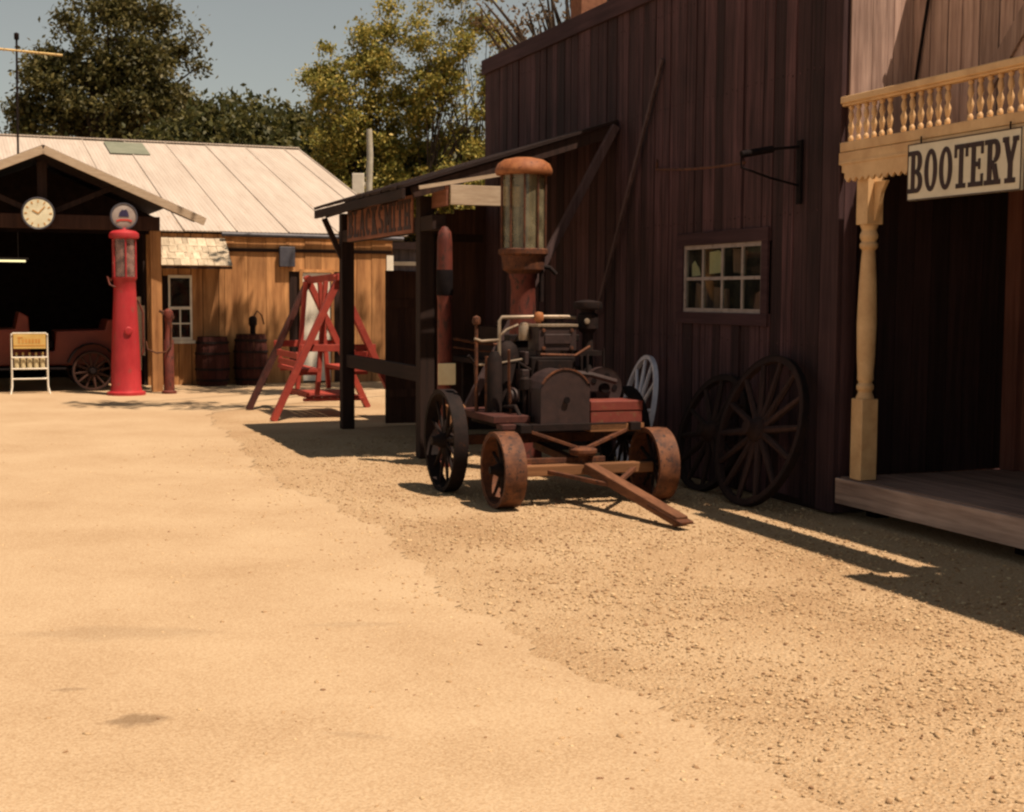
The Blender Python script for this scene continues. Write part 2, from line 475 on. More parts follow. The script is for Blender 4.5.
for key, f in dict(gravel=0.675, road=0.63, roofmetal=0.82, patch=.7, shingle=0.8, plywood=0.78, red=0.84, redswing=0.68, whiteboard=0.78, steel=0.55, axlewood=.55, tongue=.55,
                   wheelrust=0.48, rustdome=0.62, redbox=.55, redold=.6, globe=.8, yellow=0.8, oilbottle=.75, brick=.62, palebark=.62, leaf_oak=0.85, leaf_green=0.72, leaf_gold=1.15,
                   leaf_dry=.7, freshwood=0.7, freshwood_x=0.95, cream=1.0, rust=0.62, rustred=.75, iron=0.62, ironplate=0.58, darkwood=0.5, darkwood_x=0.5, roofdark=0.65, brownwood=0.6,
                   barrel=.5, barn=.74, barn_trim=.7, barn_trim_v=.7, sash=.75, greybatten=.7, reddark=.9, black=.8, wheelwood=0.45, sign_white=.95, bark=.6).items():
    tone(key, f)

# ------------------------------------------------------------------ ground
g = MB()
N = 40
xs = np.sign(np.linspace(-1, 1, N)) * np.abs(np.linspace(-1, 1, N)) ** 3 * 400
for j in range(N):
    for i in range(N): g.v.append((float(xs[i]), float(xs[j]) + 10, 0.0))
for j in range(N - 1):
    for i in range(N - 1): g.f.append((j * N + i, j * N + i + 1, (j + 1) * N + i + 1, (j + 1) * N + i))
structure(g.build('ground', M['gravel']))

# road edge runs parallel to the long wall and frays into the gravel over half a metre
r = MB()
edge = []
x = 24.0
while x > -2.5:
    base = -3.46 if x > 1.5 else -3.46 + (1.5 - x) * 0.12
    edge.append((x, base + 0.10 * math.sin(x * 1.1) + 0.04 * math.sin(x * 4.3 + 1) + 0.025 * math.sin(x * 13.1) + jit(0.028)))
    x -= 0.035
ring = [[bw(a, b - k * .13, 0.004) for a, b in edge] + [gw(1.5, -2.5 - k * .2, 0.005), gw(0.6, -1.0 - k * .2, 0.005), gw(-1.6, -.9 - k * .2, 0.005), gw(-1.7, -1.35 - k * .1, 0.005), gw(-9, -1.35 - k * .1, 0.005)] for k in range(5)]
k = len(ring[0])
for q in ring: r.v += [tuple(p) for p in q]
for j in range(4):
    for i in range(k - 1): r.f.append((j * k + i, j * k + i + 1, (j + 1) * k + i + 1, (j + 1) * k + i))
base = 4 * k
r.v += [(-30, 14, 0.005), (-30, -8, 0.005)]
r.f.append(tuple(range(base, base + k + 2)))
road = structure(r.build('road', M['road']))

# loose stones lying on the gravel strip
def stones(name, pts, sizes, mat):
    t = (1 + 5 ** 0.5) / 2
    iv = np.array([(-1, t, 0), (1, t, 0), (-1, -t, 0), (1, -t, 0), (0, -1, t), (0, 1, t), (0, -1, -t), (0, 1, -t), (t, 0, -1), (t, 0, 1), (-t, 0, -1), (-t, 0, 1)]) / 1.9
    fi = np.array([(0, 11, 5), (0, 5, 1), (0, 1, 7), (0, 7, 10), (0, 10, 11), (1, 5, 9), (5, 11, 4), (11, 10, 2), (10, 7, 6), (7, 1, 8), (3, 9, 4), (3, 4, 2), (3, 2, 6), (3, 6, 8), (3, 8, 9), (4, 9, 5), (2, 4, 11), (6, 2, 10), (8, 6, 7), (9, 8, 1)])
    n = len(pts)
    V = np.repeat(iv[None], n, 0) * (1 + rng.uniform(-.28, .28, (n, 12, 1)))
    V *= (sizes[:, None] * rng.uniform([.8, .6, .4], [1.4, 1.0, .8], (n, 3)))[:, None, :]
    a = rng.uniform(0, 6.28, n); c, s = np.cos(a)[:, None], np.sin(a)[:, None]
    X = V[..., 0] * c - V[..., 1] * s; Y = V[..., 0] * s + V[..., 1] * c
    V = np.stack([X, Y, V[..., 2]], -1) + pts[:, None, :]
    F = (fi[None] + (np.arange(n) * 12)[:, None, None]).reshape(-1, 3)
    return mesh_np(name, V.reshape(-1, 3), F, mat)


def mesh_np(name, V, F, mat, parent=None):
    me = bpy.data.meshes.new(name)
    w = F.shape[1]
    me.vertices.add(len(V)); me.vertices.foreach_set('co', V.astype(np.float32).ravel())
    me.loops.add(F.size); me.loops.foreach_set('vertex_index', F.astype(np.int32).ravel())
    me.polygons.add(len(F)); me.polygons.foreach_set('loop_start', np.arange(0, F.size, w, dtype=np.int32))
    me.polygons.foreach_set('loop_total', np.full(len(F), w, dtype=np.int32))
    me.update(calc_edges=True); me.validate()
    me.materials.append(mat)
    o = bpy.data.objects.new(name, me); COL.objects.link(o)
    if parent is not None: o.parent = parent
    return o


m, nt, p = new_mat('stone_chips')
geo = nd(nt, 'ShaderNodeNewGeometry')
rr = ramp(nt, [(0.0, (0.24, 0.135, 0.075)), (0.18, (0.44, 0.29, 0.16)), (0.7, (0.60, 0.43, 0.25)), (1.0, (0.72, 0.55, 0.34))])
for e in rr.color_ramp.elements: e.color = (e.color[0] * .74, e.color[1] * .73, e.color[2] * .72, 1)
nt.links.new(geo.outputs['Random Per Island'], rr.inputs[0]); nt.links.new(rr.outputs[0], p.inputs['Base Color'])
p.inputs['Roughness'].default_value = 0.95; p.inputs['Specular IOR Level'].default_value = 0.1
M['stone'] = m
n = 52000
u = rng.random(n) ** 0.75
sx = 1.0 + 12.6 * u
sy = -3.75 + 3.7 * rng.random(n)
d = np.abs(sy + 3.6)
keep = (rng.random(n) < np.clip(0.18 + d * 0.9, 0, 1) * (0.45 + 0.55 * (np.sin(sx * 2.1 + sy * 1.3) * np.sin(sx * .9 - sy * 2.7 + 1) > -.25)))
sx, sy = sx[keep], sy[keep]
n2 = 3200
sx = np.concatenate([sx, rng.uniform(1, 13.5, n2)]); sy = np.concatenate([sy, -3.6 - np.abs(rng.normal(0, .7, n2)) ** 1.6 * 1.6])
P = np.stack([BO[0] + math.cos(BA) * sx - math.sin(BA) * sy, BO[1] + math.sin(BA) * sx + math.cos(BA) * sy, np.full(len(sx), 0.003)], -1)
sz = 0.003 + 0.0115 * rng.random(len(sx)) ** 5
o = stones('gravel', P, sz, M['stone']); o['kind'] = 'stuff'


# ------------------------------------------------------------------ barn
def planks(mb, x0, x1, z0, z1, y=0.0, w=(0.13, 0.22), t=0.024, holes=(), gap=0.013, nails=(), ragged=0.0):
    """Upright boards along x, front face towards -y."""
    x = x0
    while x < x1 - 0.02:
        ww = min(random.uniform(*w), x1 - x)
        yy = y + jit(0.008)
        a, b = x + gap / 2, x + ww - gap / 2
        segs = [(z0 + random.uniform(0, ragged), z1)]
        for (hx0, hx1, hz0, hz1) in holes:
            if b > hx0 and a < hx1:
                segs = [(z0, hz0), (hz1, z1)]
        for (s0, s1) in segs:
            if s1 - s0 > 0.02:
                mb.span((a, yy - t, s0), (b, yy, s1))
                for zn in nails:
                    if s0 < zn < s1:
                        for f in (.25, .75): mb.box((a + (b - a) * f, yy - t - .002, zn + jit(.015)), (.012, .005, .012))
        x += ww


barn = thing('barn', 'tall dark weathered barn with upright boards and one small paned window', 'barn', bw(0, 0), BA)
WX0, WX1, WZ0, WZ1 = 5.42, 6.78, 1.47, 2.05
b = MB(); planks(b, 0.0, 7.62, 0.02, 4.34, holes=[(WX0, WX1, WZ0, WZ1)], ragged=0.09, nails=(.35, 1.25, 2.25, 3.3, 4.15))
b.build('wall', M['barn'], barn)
b = MB()   # the shell behind the boards
b.span((0.0, 0.012, 0), (WX0, 0.06, 4.4)); b.span((WX1, 0.012, 0), (7.62, 0.06, 4.4))
b.span((WX0, 0.012, 0), (WX1, 0.06, WZ0)); b.span((WX0, 0.012, WZ1), (WX1, 0.06, 4.4))
b.span((0.0, 0.06, 0), (0.05, 6, 4.3)); b.span((7.7, 0.06, 0), (7.75, 6, 4.3)); b.span((0.05, 5.95, 0), (7.7, 6, 3.9))
b.build('rear_wall', M['darkwood'], barn)
b = MB(); b.beam((3.87, 0.06, 4.30), (3.87, 6.2, 4.0), 7.8, 0.06, up=(0, 0, 1)); b.build('roof', M['roofdark'], barn)
b = MB(); b.span((-0.03, -0.06, 4.32), (7.86, -0.028, 4.50)); b.span((-0.03, -0.027, 4.44), (7.86, 0.08, 4.495)); b.build('cap_board', M['barn_trim'], barn, bevel=0.006)
b = MB(); b.span((7.63, -0.045, 0.02), (7.86, 0.0, 4.315)); b.span((7.80, 0.002, 0.02), (7.86, 0.12, 4.315)); b.build('corner_board', M['barn_trim_v'], barn, bevel=0.006)
b = MB()
for i in range(14): b.span((7.76, 0.13 + i * 0.2, 0.02), (7.79 + jit(.004), 0.325 + i * 0.2, 4.3))
b.build('side_wall', M['barn'], barn)
win = MB()
for (a, c) in (((WX0 - .10, -.05, WZ1), (WX1 + .10, -.026, WZ1 + .11)), ((WX0 - .10, -.05, WZ0 - .10), (WX1 + .10, -.026, WZ0)),
               ((WX0 - .10, -.05, WZ0), (WX0, -.026, WZ1)), ((WX1, -.05, WZ0), (WX1 + .10, -.026, WZ1))): win.span(a, c)
win = win.build('window', M['barn_trim'], barn, bevel=0.004)
s = MB()
fw = 0.035
s.span((WX0, -.03, WZ0), (WX1, .0, WZ0 + fw)); s.span((WX0, -.03, WZ1 - fw), (WX1, .0, WZ1))
s.span((WX0, -.029, WZ0 + fw), (WX0 + fw, .001, WZ1 - fw)); s.span((WX1 - fw, -.029, WZ0 + fw), (WX1, .001, WZ1 - fw))
for i in (1, 2, 3):
    xx = WX0 + (WX1 - WX0) * i / 4; s.span((xx - .014, -.024, WZ0 + fw), (xx + .014, -.004, WZ1 - fw))
zz = (WZ0 + WZ1) / 2
for i in range(4):
    xa = WX0 + (WX1 - WX0) * i / 4 + (.014 if i else fw); xb = WX0 + (WX1 - WX0) * (i + 1) / 4 - (.014 if i < 3 else fw)
    s.span((xa, -.023, zz - .014), (xb, -.005, zz + .014))
s.build('sash', M['sash'], win)
s = MB(); s.span((WX0 + .01, -.016, WZ0 + .01), (WX1 - .01, -.012, WZ1 - .01)); s.build('pane', M['glass'], win)
s = MB(); pw = (WX1 - WX0) / 4
s = MB(); s.prism([(WX0 + pw * 1.12, WZ0 + .33), (WX0 + pw * 1.88, WZ0 + .34), (WX0 + pw * 1.86, WZ0 + .49), (WX0 + pw * 1.6, WZ0 + .53), (WX0 + pw * 1.12, WZ0 + .52)], 0.004, (0, .02, 0)); s.build('paper_notice', M['paper'], win)
s = MB(); s.prism([(WX0 + pw * .15, WZ0 + .31), (WX0 + pw * .62, WZ0 + .32), (WX0 + pw * .55, WZ0 + .38), (WX0 + pw * .3, WZ0 + .45), (WX0 + pw * .15, WZ0 + .42)], 0.004, (0, .025, 0)); s.build('paper_notice', M['paper'], win)
s = MB(); s.prism([(WX0 + pw * 3.72, WZ0 + .36), (WX0 + pw * 3.95, WZ0 + .36), (WX0 + pw * 3.95, WZ0 + .53), (WX0 + pw * 3.78, WZ0 + .53)], 0.004, (0, .02, 0)); s.build('paper_notice', M['paper'], win)
s = MB(); s.prism([(WX0 + pw * .2, WZ0 + .04), (WX0 + pw * .8, WZ0 + .04), (WX0 + pw * .75, WZ0 + .2), (WX0 + pw * .25, WZ0 + .26)], 0.02, (0, .05, 0)); s.build('curtain', M['cloth'], win)
s = MB(); s.prism([(WX0 + pw * 1.1, WZ0 + .03), (WX0 + pw * 1.85, WZ0 + .03), (WX0 + pw * 1.8, WZ0 + .2), (WX0 + pw * 1.1, WZ0 + .22)], 0.02, (0, .07, 0)); s.build('curtain', M['cloth'], win)
s = MB(); s.prism([(WX0 + pw * 2.2, WZ0 + .34), (WX0 + pw * 2.7, WZ0 + .33), (WX0 + pw * 2.8, WZ0 + .52), (WX0 + pw * 2.15, WZ0 + .54)], 0.02, (0, .05, 0)); s.build('curtain', M['cloth'], win)
s = MB(); s.prism([(WX0 + pw * 3.1, WZ0 + .03), (WX0 + pw * 3.9, WZ0 + .03), (WX0 + pw * 3.7, WZ0 + .22), (WX0 + pw * 3.2, WZ0 + .16)], 0.02, (0, .07, 0)); s.build('curtain', M['cloth'], win)
ch = MB(); ch.span((0.28, 1.0, 3.9), (0.62, 1.34, 5.6)); ch.span((0.24, 0.96, 5.6), (0.66, 1.38, 5.72))
ch.build('chimney', M['brick'], barn, bevel=0.008)

# wall hardware
o = thing('wall_bracket', 'black iron sign bracket bolted to the barn wall, its arm holding nothing', 'bracket', bw(7.31, -0.03, 2.55), BA)
b = MB(); b.span((-.03, -.02, -.24), (.03, .0, .24)); b.build('back_plate', M['black'], o, bevel=.004)
b = MB(); b.path([(0, -.02, .19), (0, -.20, .17), (-.01, -.24, .165)], .011, 8); b.path([(-.01, -.24, .165), (-.02, -.50, .115)], .028, 10); b.build('arm', M['black'], o, smooth=True)
b = MB(); b.path([(0, -.02, -.10), (-.01, -.26, -.05), (-.02, -.50, .02), (-.02, -.50, .11)], .009, 8); b.build('brace', M['black'], o, smooth=True)
b = MB(); pts = []
for i in range(13):
    t = i / 12; pts.append((4.88 + (7.25 - 4.88) * t, -.05 - .43 * t, 2.77 - .16 * t - .02 * math.sin(PI * t)))
b.path([(4.86, -.03, 2.86)] + pts, .011, 8)
o = b.build('bent_rod', M['rust'], None, smooth=True); o.location = bw(0, 0); o.rotation_euler = (0, 0, BA)
tag(o, 'thin rusty bent rod running along the barn wall to the iron bracket', 'rod')
b = MB(); b.beam((4.99, -.06, 3.75), (3.62, -.09, 1.40), .045, .025, up=(0, 1, 0))
o = b.build('slanting_batten', M['greybatten'], None, bevel=.004); o.location = bw(0, 0); o.rotation_euler = (0, 0, BA)
tag(o, 'narrow grey wooden batten nailed slanting across the barn boards', 'batten')

# ------------------------------------------------------------------ blacksmith lean-to
shed = thing('open_shed', 'dark open lean-to shed with sloping board roof built against the barn', 'shed', bw(0, 0), BA)
RX0, RX1, RY1, RZE, RZT = 0.22, 3.98, -2.22, 2.61, 3.31
b = MB()
x = RX0
sl = (RZT - RZE) / -RY1
while x < RX1 - 0.02:
    w = min(random.uniform(.16, .24), RX1 - x)
    b.beam((x + w / 2, -.03, RZT), (x + w / 2, RY1 + jit(.02), RZE + jit(.006)), w - .003, .03)
    x += w
b.build('roof', M['roofdark'], shed)
b = MB()
for x in (RX0 + .05, 1.5, 2.75, RX1 - .06):
    b.beam((x, -.04, RZT - .085), (x, RY1 + .12, RZE - .055), .06, .11)
b.build('rafter', M['darkwood'], shed)
b = MB(); b.span((RX0, RY1 + .0, RZE - .115), (RX1, RY1 + .035, RZE - .02)); b.build('fascia', M['darkwood_x'], shed, bevel=.004)
for (x, lab) in ((0.22, None), (3.44, None)):
    b = MB(); b.beam((x, -1.83, 0), (x + .0, -1.83, 2.56), .15, .15, up=(0, 1, 0)); b.build('post', M['darkwood'], shed, bevel=.008)
b = MB(); b.span((0.1, -1.90, 2.22), (3.9, -1.76, 2.36)); b.build('front_beam', M['darkwood_x'], shed, bevel=.006)
b = MB(); b.span((0.3, -1.86, .745), (3.36, -1.79, .895)); b.build('rail', M['darkwood_x'], shed, bevel=.006)
b = MB(); b.beam((.22, -1.88, 2.02), (.22, -2.10, 2.50), .06, .06); b.build('knee_brace', M['darkwood'], shed)
b = MB(); b.beam((3.99, -.06, 3.26), (3.99, -1.72, .28), .075, .075); b.build('diagonal_brace', M['greybatten'], shed, bevel=.005)
b = MB(); b.span((4.00, -1.76, 2.45), (4.03, -1.02, 2.635)); b.build('end_board', M['whiteboard'], shed, bevel=.004)
b = MB(); b.span((3.52, -1.79, 2.44), (3.998, -1.765, 2.63)); b.build('side_board', M['redwood'], shed, bevel=.004)
b = MB(); b.beam((4.0, -2.06, 2.60), (4.0, -1.0, 2.795), .03, .035); b.build('edge_batten', M['whiteboard'], shed)
for x0 in (0,):
    b = MB()
    for i, (y0, y1, zt) in enumerate(((-1.30, -1.06, 1.90), (-1.055, -.82, 1.895))): b.span((.0, y0, .03), (.03, y1, zt))
    b.span((.031, -1.28, .35), (.05, -.84, .45)); b.span((.031, -1.28, 1.45), (.05, -.84, 1.55))
    b.build('door', M['brownwood'], shed, bevel=.003)
b = MB()
for i in range(5): b.span((.02, -.70 + i * .138, .02), (.045, -.566 + i * .138, 2.60 - .02 * (i % 2) + .03 * i))
b.build('end_wall', M['brownwood'], shed)
b = MB(); b.span((.0, -.80, 0), (.08, -.70, 2.7)); b.span((.0, -.70, 2.26), (.05, -.05, 2.36)); b.build('door_post', M['darkwood'], shed)
b = MB()   # dark bench against the back wall
b.span((.6, -.62, .82), (3.3, -.08, .88)); b.span((.7, -.55, .0), (.78, -.12, .82)); b.span((3.1, -.55, .0), (3.18, -.12, .82)); b.span((1.2, -.5, .88), (1.9, -.2, 1.25))
b.build('workbench', M['darkwood_x'], shed)


# ------------------------------------------------------------------ lettering
def letter(mb, ch, x, z, w, h, st, slab, y, front=0.004, serif=True, thin=None):
    """Slab-serif capital drawn from strokes in the xz plane, raised towards -y."""
    th = thin or st * 0.5
    e = [0]

    def R(x0, z0, x1, z1):
        e[0] += 1
        mb.span((x + min(x0, x1) * w, y - front - e[0] * .00035, z + min(z0, z1) * h), (x + max(x0, x1) * w, y, z + max(z0, z1) * h))

    def D(x0, z0, x1, z1, t):
        e[0] += 1
        t = t * w
        p = [(x + x0 * w - t / 2, z + z0 * h), (x + x0 * w + t / 2, z + z0 * h), (x + x1 * w + t / 2, z + z1 * h), (x + x1 * w - t / 2, z + z1 * h)]
        mb.prism(p, front + e[0] * .00035, (0, y - front - e[0] * .00035, 0))

    def A(cx, cz, rx, rz, a0, a1, tx, tz, n=14):
        e[0] += 1
        po, pi = [], []
        for i in range(n + 1):
            a = math.radians(a0 + (a1 - a0) * i / n)
            po.append((x + (cx + rx * math.cos(a)) * w, z + (cz + rz * math.sin(a)) * h))
            pi.append((x + (cx + (rx - tx) * math.cos(a)) * w, z + (cz + (rz - tz) * math.sin(a)) * h))
        f = front + e[0] * .00035
        k = len(mb.v)
        for q in (po, pi):
            for (px, pz) in q: mb.v.append((px, y - f, pz))
        for q in (po, pi):
            for (px, pz) in q: mb.v.append((px, y, pz))
        m1 = n + 1
        for i in range(n):
            mb.f.append((k + i, k + i + 1, k + m1 + i + 1, k + m1 + i))
            mb.f.append((k + i, k + 2 * m1 + i, k + 2 * m1 + i + 1, k + i + 1))
            mb.f.append((k + m1 + i, k + m1 + i + 1, k + 3 * m1 + i + 1, k + 3 * m1 + i))
    s, v = st, slab
    hz = v

    def stem(cx, z0=0, z1=1, top=True, bot=True, wd=None):
        R(cx - s / 2, z0, cx + s / 2, z1)
        ww = (wd or s * 1.15)
        if serif and bot: R(cx - ww, z0, cx + ww, z0 + v)
        if serif and top: R(cx - ww, z1 - v, cx + ww, z1)
    if ch == 'O':
        A(.5, .5, .47, .5, 0, 360, s, hz * 1.1, 28)
    elif ch == 'B':
        stem(.25); R(.2, .0, .55, hz); R(.2, 1 - hz, .55, 1); R(.2, .5 - hz / 2, .55, .5 + hz / 2)
        A(.55, .75 - hz / 8, .36, .25 + hz / 8, -90, 90, s, hz); A(.55, .25 + hz / 8, .42, .25 + hz / 8, -90, 90, s, hz)
    elif ch == 'T':
        stem(.5, top=False); R(.03, 1 - hz, .97, 1); R(.03, .70, .03 + s * .55, 1); R(.97 - s * .55, .70, .97, 1)
    elif ch == 'E':
        stem(.26); R(.2, 0, .92, hz); R(.2, 1 - hz, .92, 1); R(.3, .5 - hz / 2, .72, .5 + hz / 2)
        R(.92 - s * .5, 0, .92, .28); R(.92 - s * .5, .72, .92, 1); R(.72 - s * .4, .38, .72, .62)
    elif ch == 'R':
        stem(.25); R(.2, 1 - hz, .55, 1); R(.2, .48 - hz / 2, .55, .48 + hz / 2)
        A(.55, .74, .38, .26, -90, 90, s, hz); D(.78, 0, .55, .46, s); R(.64, 0, .98, hz) if serif else None
    elif ch == 'Y':
        D(.5, .40, .17, 1, s); D(.5, .40, .83, 1, s * .8); stem(.5, 0, .45, top=False)
        if serif: R(.0, 1 - v, .38, 1); R(.64, 1 - v, 1.0, 1)
    elif ch == 'L':
        stem(.28); R(.2, 0, .92, hz); R(.92 - s * .5, 0, .92, .28)
    elif ch == 'A':
        D(.14, 0, .46, 1, s * .75); D(.84, 0, .54, 1, s); R(.25, .26, .75, .26 + hz)
        if serif: R(.0, 0, .32, v); R(.66, 0, 1, v)
    elif ch == 'C':
        A(.5, .5, .46, .5, 42, 318, s, hz * 1.1, 22); R(.84 - s * .4, .62, .88, .86); 
    elif ch == 'K':
        stem(.25); D(.40, .5, .82, 1, s * .8); D(.84, 0, .48, .58, s)
        if serif: R(.66, 0, 1, v); R(.62, 1 - v, .98, 1)
    elif ch == 'S':
        A(.5, .74, .42, .26, 20, 270, s, hz, 18); A(.5, .26, .44, .26, -160, 90, s, hz, 18)
    elif ch == 'M':
        stem(.16, wd=s * .8); stem(.84, wd=s * .8); D(.5, .25, .20, 1, s * .8); D(.5, .25, .80, 1, s * .7)
    elif ch == 'I':
        stem(.5)
    elif ch == 'H':
        stem(.22, wd=s * .95); stem(.78, wd=s * .95); R(.3, .5 - hz / 2, .7, .5 + hz / 2)


def write(mb, text, x0, x1, z, h, y, st=.27, slab=.12, gap=.12, widths=None):
    ws = [(widths or {}).get(c, 1.0) for c in text]
    u = (x1 - x0) / (sum(ws) + gap * (len(text) - 1))
    x = x0
    for c, w in zip(text, ws):
        letter(mb, c, x, z, u * w, h, st / (w ** .5), slab, y)
        x += u * (w + gap)


sg = thing('shop_sign', 'long brown BLACKSMITH board with dark letters under the lean-to eave', 'sign', bw(0, -1.92), BA)
b = MB(); b.span((.62, -.0, 2.215), (3.30, .018, 2.585)); b.build('board', M['redwood'], sg, bevel=.004)
b = MB(); write(b, 'BLACKSMITH', .68, 3.24, 2.25, .30, 0.0, st=.30, slab=.13, gap=.14, widths={'I': .6, 'M': 1.2}); b.build('lettering', M['ink'], sg)

# ------------------------------------------------------------------ slim red pump and the rusty visible pump
o = thing('slim_pump', 'slim rust-red round-topped pump with a pale plate at the lean-to corner post', 'pump', bw(4.10, -1.84), BA)
b = MB(); b.lathe([(.12, 0), (.12, .05), (.07, .08), (.066, 1.55), (.07, 1.58), (.074, 1.6), (.074, 1.9), (.07, 2.08), (.07, 2.12), (.06, 2.19), (.03, 2.235), (0, 2.245)], n=18); b.build('body', M['rustred'], o, smooth=True)
b = MB(); b.lathe([(.075, 1.60), (.078, 1.61), (.078, 1.83), (.075, 1.84)], n=18); b.build('band', M['black'], o, smooth=True)
b = MB(); b.span((.070, -.085, .77), (.080, .085, .97)); b.build('plate', M['paper'], o, bevel=.003)
b = MB(); b.path([(.02, .08, 1.2), (.05, .3, 1.16), (.06, .62, 1.13), (.06, .66, 1.0)], .014, 8); b.path([(.02, .08, 1.12), (.05, .3, 1.09), (.06, .6, 1.06)], .010, 8); b.build('outlet_pipe', M['rust'], o, smooth=True)

o = thing('rusty_pump', 'tall rusty glass-cylinder gasoline pump with orange dome behind the engine cart', 'gas pump', bw(4.66, -1.27), BA)
b = MB(); b.lathe([(.24, 0), (.24, .05), (.19, .08), (.15, .5), (.13, 1.0), (.115, 1.55), (.115, 1.74), (.13, 1.77), (.13, 1.80)], n=24); b.build('column', M['rustred'], o, smooth=True)
b = MB(); b.lathe([(.13, 1.80), (.19, 1.84), (.20, 1.96), (.228, 1.98), (.228, 2.02), (.21, 2.03)], n=24); b.build('collar', M['rust'], o, smooth=True)
b = MB(); b.lathe([(.192, 2.03), (.192, 2.69)], n=28); b.f = [f for f in b.f if len(f) == 4]; b.build('glass_cylinder', M['pumpglass'], o, smooth=True)
b = MB(); b.lathe([(.035, 2.03), (.035, 2.68)], n=10); b.tube((.06, .02, 2.03), (.06, .02, 2.5), .012); b.build('inner_pipe', M['rust'], o, smooth=True)
for i in range(10):
    a = PI / 10 + i * PI / 5
    b = MB(); b.tube((.207 * math.cos(a), .207 * math.sin(a), 2.0), (.207 * math.cos(a), .207 * math.sin(a), 2.70), .010, n=8); b.build('tie_rod', M['rust'], o, smooth=True)
b = MB(); b.lathe([(.20, 2.685), (.25, 2.69), (.262, 2.715), (.258, 2.745), (.235, 2.79), (.18, 2.825), (.09, 2.845), (0, 2.85)], n=28); b.build('dome', M['rustdome'], o, smooth=True)
b = MB(); b.tube((.02, .17, 1.55), (.02, .17, 1.92), .022); b.path([(.02, .15, 1.87), (.05, .24, 1.86), (.06, .30, 1.80)], .02, 8); b.build('valve', M['iron'], o, smooth=True)


# ------------------------------------------------------------------ wheels
def wheel_parts(parent, c, r, width, nsp, rimth, mats, hub=.07, hubw=.2, spoke=.018, tyre=True, R=None):
    """Wheel with its axle along y, centred on c; the returned rim carries its spokes and hub."""
    rot = RX(PI / 2)
    if R is not None: rot = R @ rot
    w = width / 2
    b = MB(); b.lathe([(r - rimth, -w), (r - .012, -w), (r - .012, w), (r - rimth, w)], c, 36, rot, closed=True)
    rim = b.build('wheel' if parent is not None else 'rim', mats[0], parent, smooth=True)
    if tyre:
        b = MB(); b.lathe([(r - .0125, -w - .003), (r, -w - .003), (r, w + .003), (r - .0125, w + .003)], c, 36, rot, closed=True); b.build('tyre', mats[1], rim, smooth=True)
    b = MB()
    for i in range(nsp):
        a = 2 * PI * (i + .3) / nsp
        d = Vector((math.cos(a), math.sin(a), 0))
        b.path([Vector(c) + rot @ (d * (hub * .8)), Vector(c) + rot @ (d * (r * .5)), Vector(c) + rot @ (d * (r - rimth + .004))], [spoke * 1.25, spoke * 1.1, spoke * .85], 7)
    b.build('spokes', mats[2], rim, smooth=True)
    b = MB(); h = hubw / 2
    b.lathe([(.0, -h), (hub * .55, -h), (hub * .6, -h * .7), (hub, -h * .35), (hub, h * .35), (hub * .6, h * .7), (hub * .55, h), (0, h)], c, 16, rot); b.build('hub', mats[3], rim, smooth=True)
    return rim


# engine cart: local x towards the tongue, y towards the barn
cart = thing('engine_cart', 'rusty old stationary engine on a four-wheeled cart with a wooden tongue', 'engine cart', bw(6.30, -1.55), BA)
wm = (M['rust'], M['wheelrust'], M['iron'], M['iron'])
dk = (M['iron'], M['iron'], M['iron'], M['iron'])
wheel_parts(cart, (.44, -.66, .29), .29, .165, 10, .035, wm, hub=.055, hubw=.22, spoke=.014)
wheel_parts(cart, (.44, .60, .29), .29, .165, 10, .035, wm, hub=.055, hubw=.22, spoke=.014)
wheel_parts(cart, (-.56, -.80, .42), .42, .11, 12, .035, dk, hub=.065, hubw=.24, spoke=.014)
wheel_parts(cart, (-.56, .80, .42), .42, .11, 12, .035, dk, hub=.065, hubw=.24, spoke=.014)
b = MB(); b.span((.40, -.57, .235), (.50, .57, .315)); b.build('front_axle', M['axlewood'], cart, bevel=.008)
b = MB(); b.span((.36, -.56, .318), (.40, .2, .36)); b.span((-.60, -.72, .38), (-.52, .72, .46)); b.beam((-.56, 0, .36), (.42, 0, .30), .07, .06); b.build('reach', M['rust'], cart, bevel=.004)
b = MB(); b.beam((.50, .02, .29), (1.76, .17, .055), .10, .075); b.build('tongue', M['tongue'], cart, bevel=.008)
b = MB(); b.beam((1.40, .127, .128), (1.82, .178, .052), .112, .02); b.build('tongue_iron', M['rust'], cart, bevel=.003)
b = MB(); b.beam((.47, .42, .27), (.86, .08, .20), .035, .03); b.beam((.47, -.33, .27), (.86, .03, .20), .035, .03); b.build('tongue_brace', M['rust'], cart, bevel=.003)
b = MB(); b.beam((.35, -.40, .56), (.43, .0, .42), .04, .025); b.beam((.35, .40, .56), (.43, .0, .42), .04, .025); b.lathe([(.10, .38), (.11, .40), (.11, .425), (.07, .44)], (.42, 0, 0), 18); b.tube((.42, 0, .31), (.42, 0, .40), .04); b.build('bolster', M['rust'], cart, bevel=.003)
b = MB()
for y in (-.46, .46): b.span((-.78, y - .045, .555), (.40, y + .045, .62))
b.span((-.78, -.40, .565), (-.68, .40, .615)); b.span((.28, -.40, .562), (.36, .40, .618)); b.build('chassis', M['iron'], cart, bevel=.004)
b = MB(); b.span((-.70, -.66, .622), (.22, -.36, .675)); b.span((.16, -.62, .575), (.30, -.36, .615)); b.build('side_board', M['redold'], cart, bevel=.004)
b = MB(); b.prism([(-.76, .50), (-.62, .50), (-.64, .60), (-.69, .68), (-.76, .70)], .16, (0, -.74, 0)); b.build('end_casting', M['axlewood'], cart, bevel=.006)
b = MB(); b.span((-.70, -.34, .622), (.20, .44, .665)); b.build('bed', M['iron'], cart)
